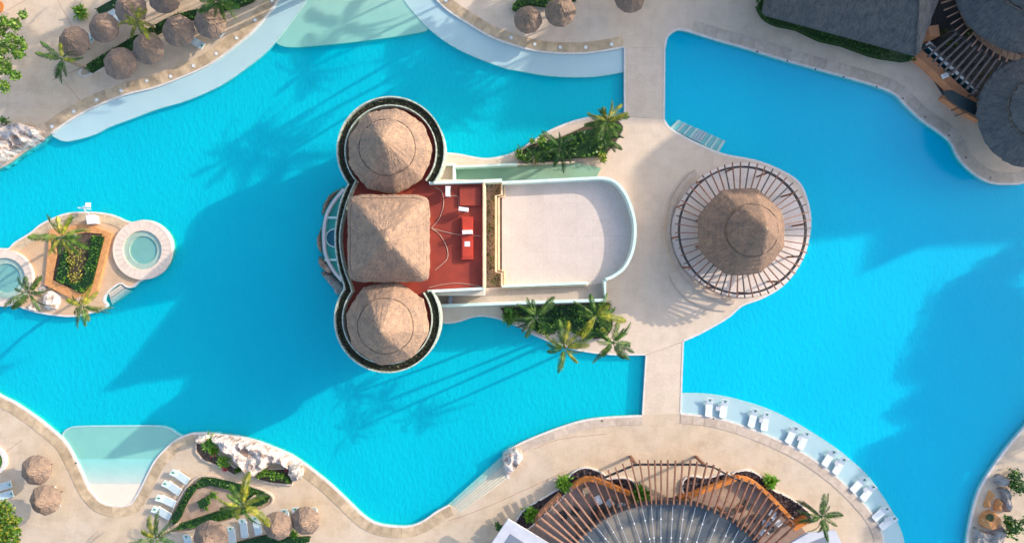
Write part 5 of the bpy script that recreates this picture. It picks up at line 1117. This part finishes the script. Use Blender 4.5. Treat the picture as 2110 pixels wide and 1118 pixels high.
ltable('small dark table between the right lounge chairs', 1588, 1088, 0.4, 'dark_paint'); ltable('small round table under the right rafters', 1524, 1046, 0.45, 'wood')
x, y = U(1170, 1060)
for (px_, py_, sx, sy, r, m_, lab) in ((1510, 1035, 4.0, 1.6, -0.9, 'sand', 'pinkish rug on the right lounge floor'), ((1172), 1055, 2.4, 1.3, -0.7, 'sand', 'pinkish rug on the left lounge floor')):
    x, y = U(px_, py_); tag(MB().box(x, y, 0.07, sx, sy, 0.015, r).build('rug', m_), lab, 'rug')
# flat grey roofs at the bottom corners of the lounge
def kiosk(label, pts, ins):
    t = thing('flat_roof_kiosk', label, 'building', (*U(*pts[0], 3), 0)); q_ = UL(pts, 3.0); mx_ = sum(p[0] for p in q_)/4; my_ = sum(p[1] for p in q_)/4-1.0; MB().prism([(mx_+(p[0]-mx_)*0.5, my_+(p[1]-my_)*0.5) for p in q_], 0.06, 2.7).build('wall', 'wall', t)
    MB().prism(UL(pts, 3.0), 2.71, 3.0).build('roof_slab', 'grey_light', t); MB().prism(UL(ins, 3.0), 3.001, 3.05).build('roof_panel', 'grey_mid', t)
kiosk('small building with pale grey flat roof at the bottom, left of the fan pergola', [(1047, 1069), (1136, 1122), (1100, 1200), (985, 1160)], [(1052, 1099), (1086, 1121), (1060, 1170), (1025, 1140)])
kiosk('small building with pale grey flat roof at the bottom, right of the fan pergola', [(1620, 1124), (1665, 1098), (1722, 1092), (1745, 1140), (1680, 1200)], [(1655, 1122), (1702, 1104), (1716, 1130), (1680, 1160)])
shrub('dense bright bush on the left lounge wall, the upper one', 1163, 999, 21, 1.6, 'leaf_bright', 0.5, 170, spiky=True)
shrub('dense bright bush at the lower left corner of the lounge', 1094, 1063, 21, 1.6, 'leaf_bright', 0.5, 170, spiky=True)
shrub('bushy plant at the left of the lounge entrance', 1322, 1020, 23, 1.5, 'leaf', 0.5, 180, spiky=True)
shrub('small bright bush on the upper right lounge bed', 1592, 995, 18, 1.5, 'leaf_bright', 0.5, 120, spiky=True)
shrub('small dark bush left of the left pale grey roof', 1028, 1085, 10, 1.0, 'leaf_dark', 0.26, 140)
palm('dark green palm at the right corner of the lounge', 1692, 1064, 4.5, 0.95, ('frond', 'frond_d'), 16)

# ------------------------------------------------------------------ north-east thatched halls
ha = thing('thatched_hall', 'large hall with dark hipped thatched roof at the top right', 'building', (*U(1720, 0), 0))
ze, zt = 4.0, 7.5
ev = [(1572, 22), (1580, 30), (1888, 113), (1896, 108), (1935, -6), (1950, -60), (1960, -150), (1640, -240), (1600, -120)]
E = [(*U(*p, ze), ze) for p in ev]; r1 = (*U(1893, -10, zt), zt); r2 = (*U(1650, -70, zt), zt)
def tri_roof(E, r1, r2):
    mb = MB(); n = len(E); N = 26
    import itertools
    # each eave edge joins the nearest ridge end
    def near(p): return r1 if p in (2, 3, 4, 5, 6) else r2
    V = []; F = []
    dense = []
    for i in range(n):
        a, b = Vector(E[i]), Vector(E[(i+1) % n]); m_ = max(1, int((b-a).length/0.5)); ra, rb = Vector(near(i)), Vector(near((i+1) % n))
        for k in range(m_): dense.append((a.lerp(b, k/m_), ra.lerp(rb, k/m_)))
    nd = len(dense); nr = 14
    for j in range(nr+1):
        for (a, r) in dense:
            p = a.lerp(r, j/nr); s = 0.05 if j else 0.08; V.append((p.x+RNG.uniform(-s, s), p.y+RNG.uniform(-s, s), p.z+RNG.uniform(-.05, .05)))
    for j in range(nr):
        for i in range(nd): F.append((j*nd+i, j*nd+(i+1) % nd, (j+1)*nd+(i+1) % nd, (j+1)*nd+i))
    m0 = len(V)
    for (a, r) in dense: V.append((a.x*1.0, a.y, a.z-0.35))
    for i in range(nd): F.append(((i+1) % nd, i, m0+i, m0+(i+1) % nd))
    F.append(tuple(m0+i for i in range(nd)))
    return mb.add(V, F)
tri_roof(E, r1, r2).build('thatch_roof', 'thatch_dark_flat', ha)
MB().tube([E[2], (E[2][0]*.5+r1[0]*.5, E[2][1]*.5+r1[1]*.5, (ze+zt)/2+0.06), (r1[0], r1[1], zt+0.06), (r2[0], r2[1], zt+0.06)], 0.14, 6).build('ridge_roll', 'thatch_dark_flat', ha)
cx_, cy_ = U(1740, -60, ze); MB().prism([(p[0]+(cx_-p[0])*0.3, p[1]+(cy_-p[1])*0.3) for p in E], 0.0, ze-0.36).build('wall', 'wall', ha)
hb = [(1558, 0), (1560, 24), (1574, 40), (1600, 52), (1640, 60), (1690, 84), (1740, 95), (1800, 117), (1850, 126), (1886, 127), (1892, 95), (1800, 60), (1640, 5), (1620, -30)]
hedge('hedge', 'dark green hedge along the eave of the large dark thatched hall', 'hedge', UL(sm(hb, 2, True), 0.5), 0.0, 1.0, 'leaf_dark', 40, 0.25)
def round_hall(label, bpx, apx, R, ze_, za_):
    t = thing('round_thatched_hall', label, 'building', (*U(*bpx, ze_), 0)); thatch_cone(t, bpx, ze_, apx, za_, R, 0, 'thatch_dark', 0.5, jit=0.07)
    c = U(*bpx, ze_); MB().prism(circ(c[0], c[1], R*0.45*(1-ze_/60)/20, n=36)[:-1], 0, ze_).build('wall', 'wall', t); return t, c, R*(1-ze_/60)/20
t1, c1, R1 = round_hall('round dark thatched hall cut by the top right corner', (2120, -50), (2170, -80), 160, 4.0, 9.5)
t2, c2, R2 = round_hall('round dark thatched hall cut by the right edge', (2128, 232), (2165, 212), 114, 3.6, 7.6)
for k in range(18):
    a = math.radians(186+k*5.2); p = (c1[0]+(R1+0.75)*math.cos(a), c1[1]+(R1+0.75)*math.sin(a), 3.3); q = (c1[0]+(R1-0.8)*math.cos(a), c1[1]+(R1-0.8)*math.sin(a), 3.45)
    MB().bar(p, q, 0.12, 0.14).build('rafter_end', 'wood_pale', t1)
# bar pergola between the halls
bp = thing('bar_pergola', 'dark timber pergola over the bar between the dark thatched roofs', 'pergola', (*U(1960, 130), 0))
for k in range(10):
    f = k/9; a = (1912+f*102, 117+f*86); b = (1958+f*100, 72+f*62)
    b = (a[0]+56-8*f, a[1]-47-26*f)
    MB().bar((*U(*a, 3.2), 3.2), (*U(*b, 3.2), 3.3), 0.2, 0.24).build('rafter', 'wood_dark', bp)
beam([(1918, 92), (1975, 140), (2024, 190)], 2.9, 0.2, 0.25, 'wood_dark', 'beam', bp); beam([(1965, 60), (2010, 95), (2070, 120)], 2.9, 0.2, 0.25, 'wood_dark', 'beam', bp)
for p in ((1918, 92), (1975, 140), (2022, 188), (1965, 62), (2060, 116)): MB().box(*U(*p, 2.7), 1.3, 0.18, 0.18, 2.6).build('post', 'wood_dark', bp)
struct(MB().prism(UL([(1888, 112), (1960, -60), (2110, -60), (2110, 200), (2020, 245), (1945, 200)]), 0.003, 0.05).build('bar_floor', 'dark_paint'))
a = UL(sm([(1893, 108), (1925, 135), (1965, 175), (2015, 218)], 4), 1.0); tag(MB().strip(offs(a, 0.42), offs(a, -0.42), 0.0, 1.0).build('terracotta_wall', 'orange_paint'), 'terracotta wall in front of the bar counter at the top right', 'wall')
a = UL([(1946, 198), (1985, 225), (2022, 245)], 0.7); tag(MB().strip(offs(a, 0.25), offs(a, -0.25), 0.0, 0.7).build('terracotta_wall', 'orange_paint'), 'low terracotta wall below the dark canopy near the round hall', 'wall')
a = UL([(1912, 88), (1960, 136), (2016, 184)], 1.1); t = thing('bar_counter', 'long white bar counter under the dark pergola', 'counter', (*U(1960, 136), 0))
MB().strip(offs(a, 0.26), offs(a, -0.26), 1.0, 1.08).build('counter_top', 'white', t); MB().strip(offs(a, 0.16), offs(a, -0.16), 0.05, 1.0).build('counter_front', 'teal_dark', t)
x, y = U(1954, 153, 1.4); tag(MB().box(x, y, 1.25, 1.0, 0.5, 0.3, 0.4).build('white_cooler', 'white'), 'bright white box standing on the middle of the bar counter', 'box')
p4 = UL([(1942, 188), (1960, 185), (2012, 212), (2010, 238), (1980, 222), (1955, 205)], 2.4); t = thing('dark_canopy', 'dark flat canopy at the corner of the bar beside the round hall', 'canopy', (*U(1975, 205), 0))
MB().prism(p4, 2.3, 2.4).build('canopy_sheet', 'canopy', t)
for p in (U(1998, 214, 2.4), U(2006, 226, 2.4)): MB().box(p[0], p[1], 1.15, 0.08, 0.08, 2.3).build('post', 'wood_dark', t)
x, y = U(1925, 64, 2.2); tag(MB().box(x, y, 1.1, 1.0, 1.1, 2.2, 0.15).build('brick_pier', 'orange_paint'), 'square terracotta pier between the hipped roof and the bar', 'pier')
for p, r, lab in (((1960, 88), 9, 'olive shrub behind the bar, upper one'), ((2000, 62), 10, 'olive shrub beside the eave rafters'), ((2028, 155), 9, 'olive shrub at the right end of the bar'), ((1943, 66), 6, 'little plant beside the terracotta pier')):
    shrub(lab, *p, r, 1.4, 'grass', 0.26, 90)
rc = sm([(1975, -20), (1990, 35), (2020, 75), (2060, 105), (2110, 125)], 4); a = UL(rc, 0.1); tag(MB().strip(offs(a, 0.4), offs(a, -0.4), 0.052, 0.12).build('curb_path', 'sand'), 'tan strip of paving following the round hall eave', 'path')

# ------------------------------------------------------------------ south-east corner
rock('grey rock at the upper end of the right edge outcrop', [(2046, 976), (2056, 970), (2075, 978), (2074, 998), (2055, 1003), (2040, 992)], 0.9, 'rock_grey', 41, 0.35)
rock('broad grey rock right of the orange rocks', [(2044, 1000), (2075, 998), (2086, 1020), (2080, 1045), (2070, 1060), (2060, 1040), (2058, 1018)], 0.9, 'rock_grey', 42, 0.35)
rock('orange rounded rock at the upper part of the right outcrop', [(2036, 1002), (2046, 1010), (2048, 1025), (2042, 1045), (2030, 1050), (2020, 1042), (2028, 1018)], 1.1, 'orange_stone', 43, 0.45)
rock('orange rock lobe right of the outcrop middle', [(2048, 1024), (2058, 1022), (2064, 1034), (2058, 1054), (2046, 1052), (2042, 1040)], 1.2, 'orange_stone', 44, 0.35)
rock('orange rock bowl with green pool at the middle of the right outcrop', [(2014, 1062), (2022, 1052), (2036, 1046), (2050, 1052), (2056, 1066), (2050, 1080), (2036, 1088), (2020, 1086), (2012, 1076)], 1.2, 'orange_stone', 45, 0.3, pits=((*U(2040, 1066, 0.8), 0.42, 0.7),))
x, y = U(2040, 1066, 0.75); tag(MB().prism(circ(x, y, 0.40, n=16)[:-1], 0.70, 0.76).build('rock_basin', 'grass'), 'small round green pool in the orange rock', 'pond')
rock('grey brown rock at the bottom of the right outcrop', [(2002, 1075), (2015, 1085), (2040, 1090), (2060, 1070), (2072, 1090), (2070, 1125), (1998, 1125)], 0.8, 'rock_grey', 46, 0.4)
shrub('dark green trailing shrub at the right edge, the upper one', 2090, 1000, 24, 1.2, 'leaf_dark', 0.34, 280, sq=1.3, mat2='leaf')
shrub('dark green shrub at the right edge beside the rocks, the lower one', 2083, 1080, 24, 1.4, 'leaf', 0.34, 380, sq=1.3, mat2='leaf_dark')

# ------------------------------------------------------------------ beyond the frame: added shade blocks, and trees and palms shading the pools
def add_shade_block(label, shadow, H):  # unseen block added for shade; its outline is taken from the wanted shadow
    k = H/math.tan(EL)*PPM; off = (-SH[0]*k, SH[1]*k)
    pts = [(p[0]+off[0], p[1]+off[1]) for p in shadow]; poly = UL(pts)
    t = thing('shade_block', label, 'building', (poly[0][0], poly[0][1], 0)); MB().prism(poly, -0.9, H-0.4).build('wall', 'wall', t)
    MB().prism(poly, H-0.399, H).build('roof', 'grey_light', t)
    return t
add_shade_block('unseen tall block added for its shade beyond the top right, the nearer one', [(1150, 10), (1095, 105), (1068, 160), (1045, 256), (1280, 250), (1405, 250), (1560, 60), (1400, -120)], 32)
add_shade_block('unseen tall block added for its shade beyond the right top corner', [(1402, 266), (1340, 310), (1300, 350), (1290, 500), (1500, 500), (1678, 488), (1828, 471), (1804, 556), (1909, 498), (2110, 492), (2500, 490), (2500, 100), (1560, 100)], 32)
GT = 'garden trees beyond the right edge'
for k, (px_, py_, z, r) in enumerate([(2060, 575, 13, 3.2), (2100, 640, 14, 4.0), (2000, 650, 13, 3.4), (2040, 720, 12, 4.2), (1985, 730, 13, 3.4), (2110, 790, 12, 4.4), (2010, 810, 13, 4.0), (1950, 830, 12, 3.2), (2050, 890, 12, 4.0), (1950, 900, 13, 3.4), (1880, 930, 12, 2.6), (1960, 980, 12, 3.6), (1900, 1010, 12, 3.0), (1870, 1080, 12, 2.6), (1960, 1070, 12, 3.6), (2150, 700, 12, 4)]):
    kk = z/math.tan(EL)*PPM; X, Y = U(px_-SH[0]*kk, py_+SH[1]*kk)
    bl = [(X+random.uniform(-.5, .5)*r, Y+random.uniform(-.5, .5)*r, r*0.62, z+random.uniform(-1, 1)) for _ in range(4)]
    if k % 3 == 2: palm('tall garden palm beyond the right edge', X, Y, z, 1.9, ('frond',), 16, group=GT, true=True)
    broad_tree('dense garden tree beyond the right edge', bl, 'leaf', 'leaf', z, (X+0.5, Y), group=GT, size=0.9, dens=0.35)
for (px_, py_, z, r) in [(50, 190, 12, 2.6), (110, 165, 12, 2.4), (165, 200, 12, 2.0), (20, 275, 13, 2.2), (100, 235, 13, 2.0), (215, 95, 12, 1.8), (1040, 40, 9, 1.6), (985, 60, 9, 1.6), (870, 60, 10, 1.8)]:
    kk = z/math.tan(EL)*PPM; X, Y = U(px_-SH[0]*kk, py_+SH[1]*kk)
    bl = [(X+random.uniform(-.6, .6)*r, Y+random.uniform(-.6, .6)*r, r*0.55, z+random.uniform(-1, 1)) for _ in range(4)]
    broad_tree('garden tree beyond the top edge', bl, 'leaf', 'leaf', z, (X+0.5, max(Y, 29)), group='garden trees beyond the top edge', size=0.8, dens=0.4)
GQ = 'tall palms beyond the top edge'
for (px_, py_, z, R) in [(560, 290, 13, 1.7), (620, 300, 12, 1.6), (500, 310, 12.5, 1.3), (650, 130, 11, 1.4), (880, 150, 12, 1.8), (930, 190, 12, 1.8), (985, 205, 13, 1.7), (850, 200, 12, 1.3), (960, 150, 11, 1.6), (720, 40, 11, 1.5), (960, 60, 8, 1.3), (1000, 30, 8, 1.3), (910, 75, 9, 1.3), (150, 170, 10, 1.6), (100, 130, 10, 1.6), (60, 230, 12, 1.7), (180, 60, 8, 1.6), (220, 165, 10, 1.3), (20, 250, 12, 1.6), (60, 90, 9, 1.6)]:
    kk = z/math.tan(EL)*PPM; X, Y = U(px_-SH[0]*kk, py_+SH[1]*kk)
    need = 30.5                                      # keep the foot clear of the picture
    palm('tall slender palm beyond the top edge', X, Y, z, R, ('frond',), 17, group=GQ, true=True, base=(X+0.5, max(Y, 28.6)+0.4))
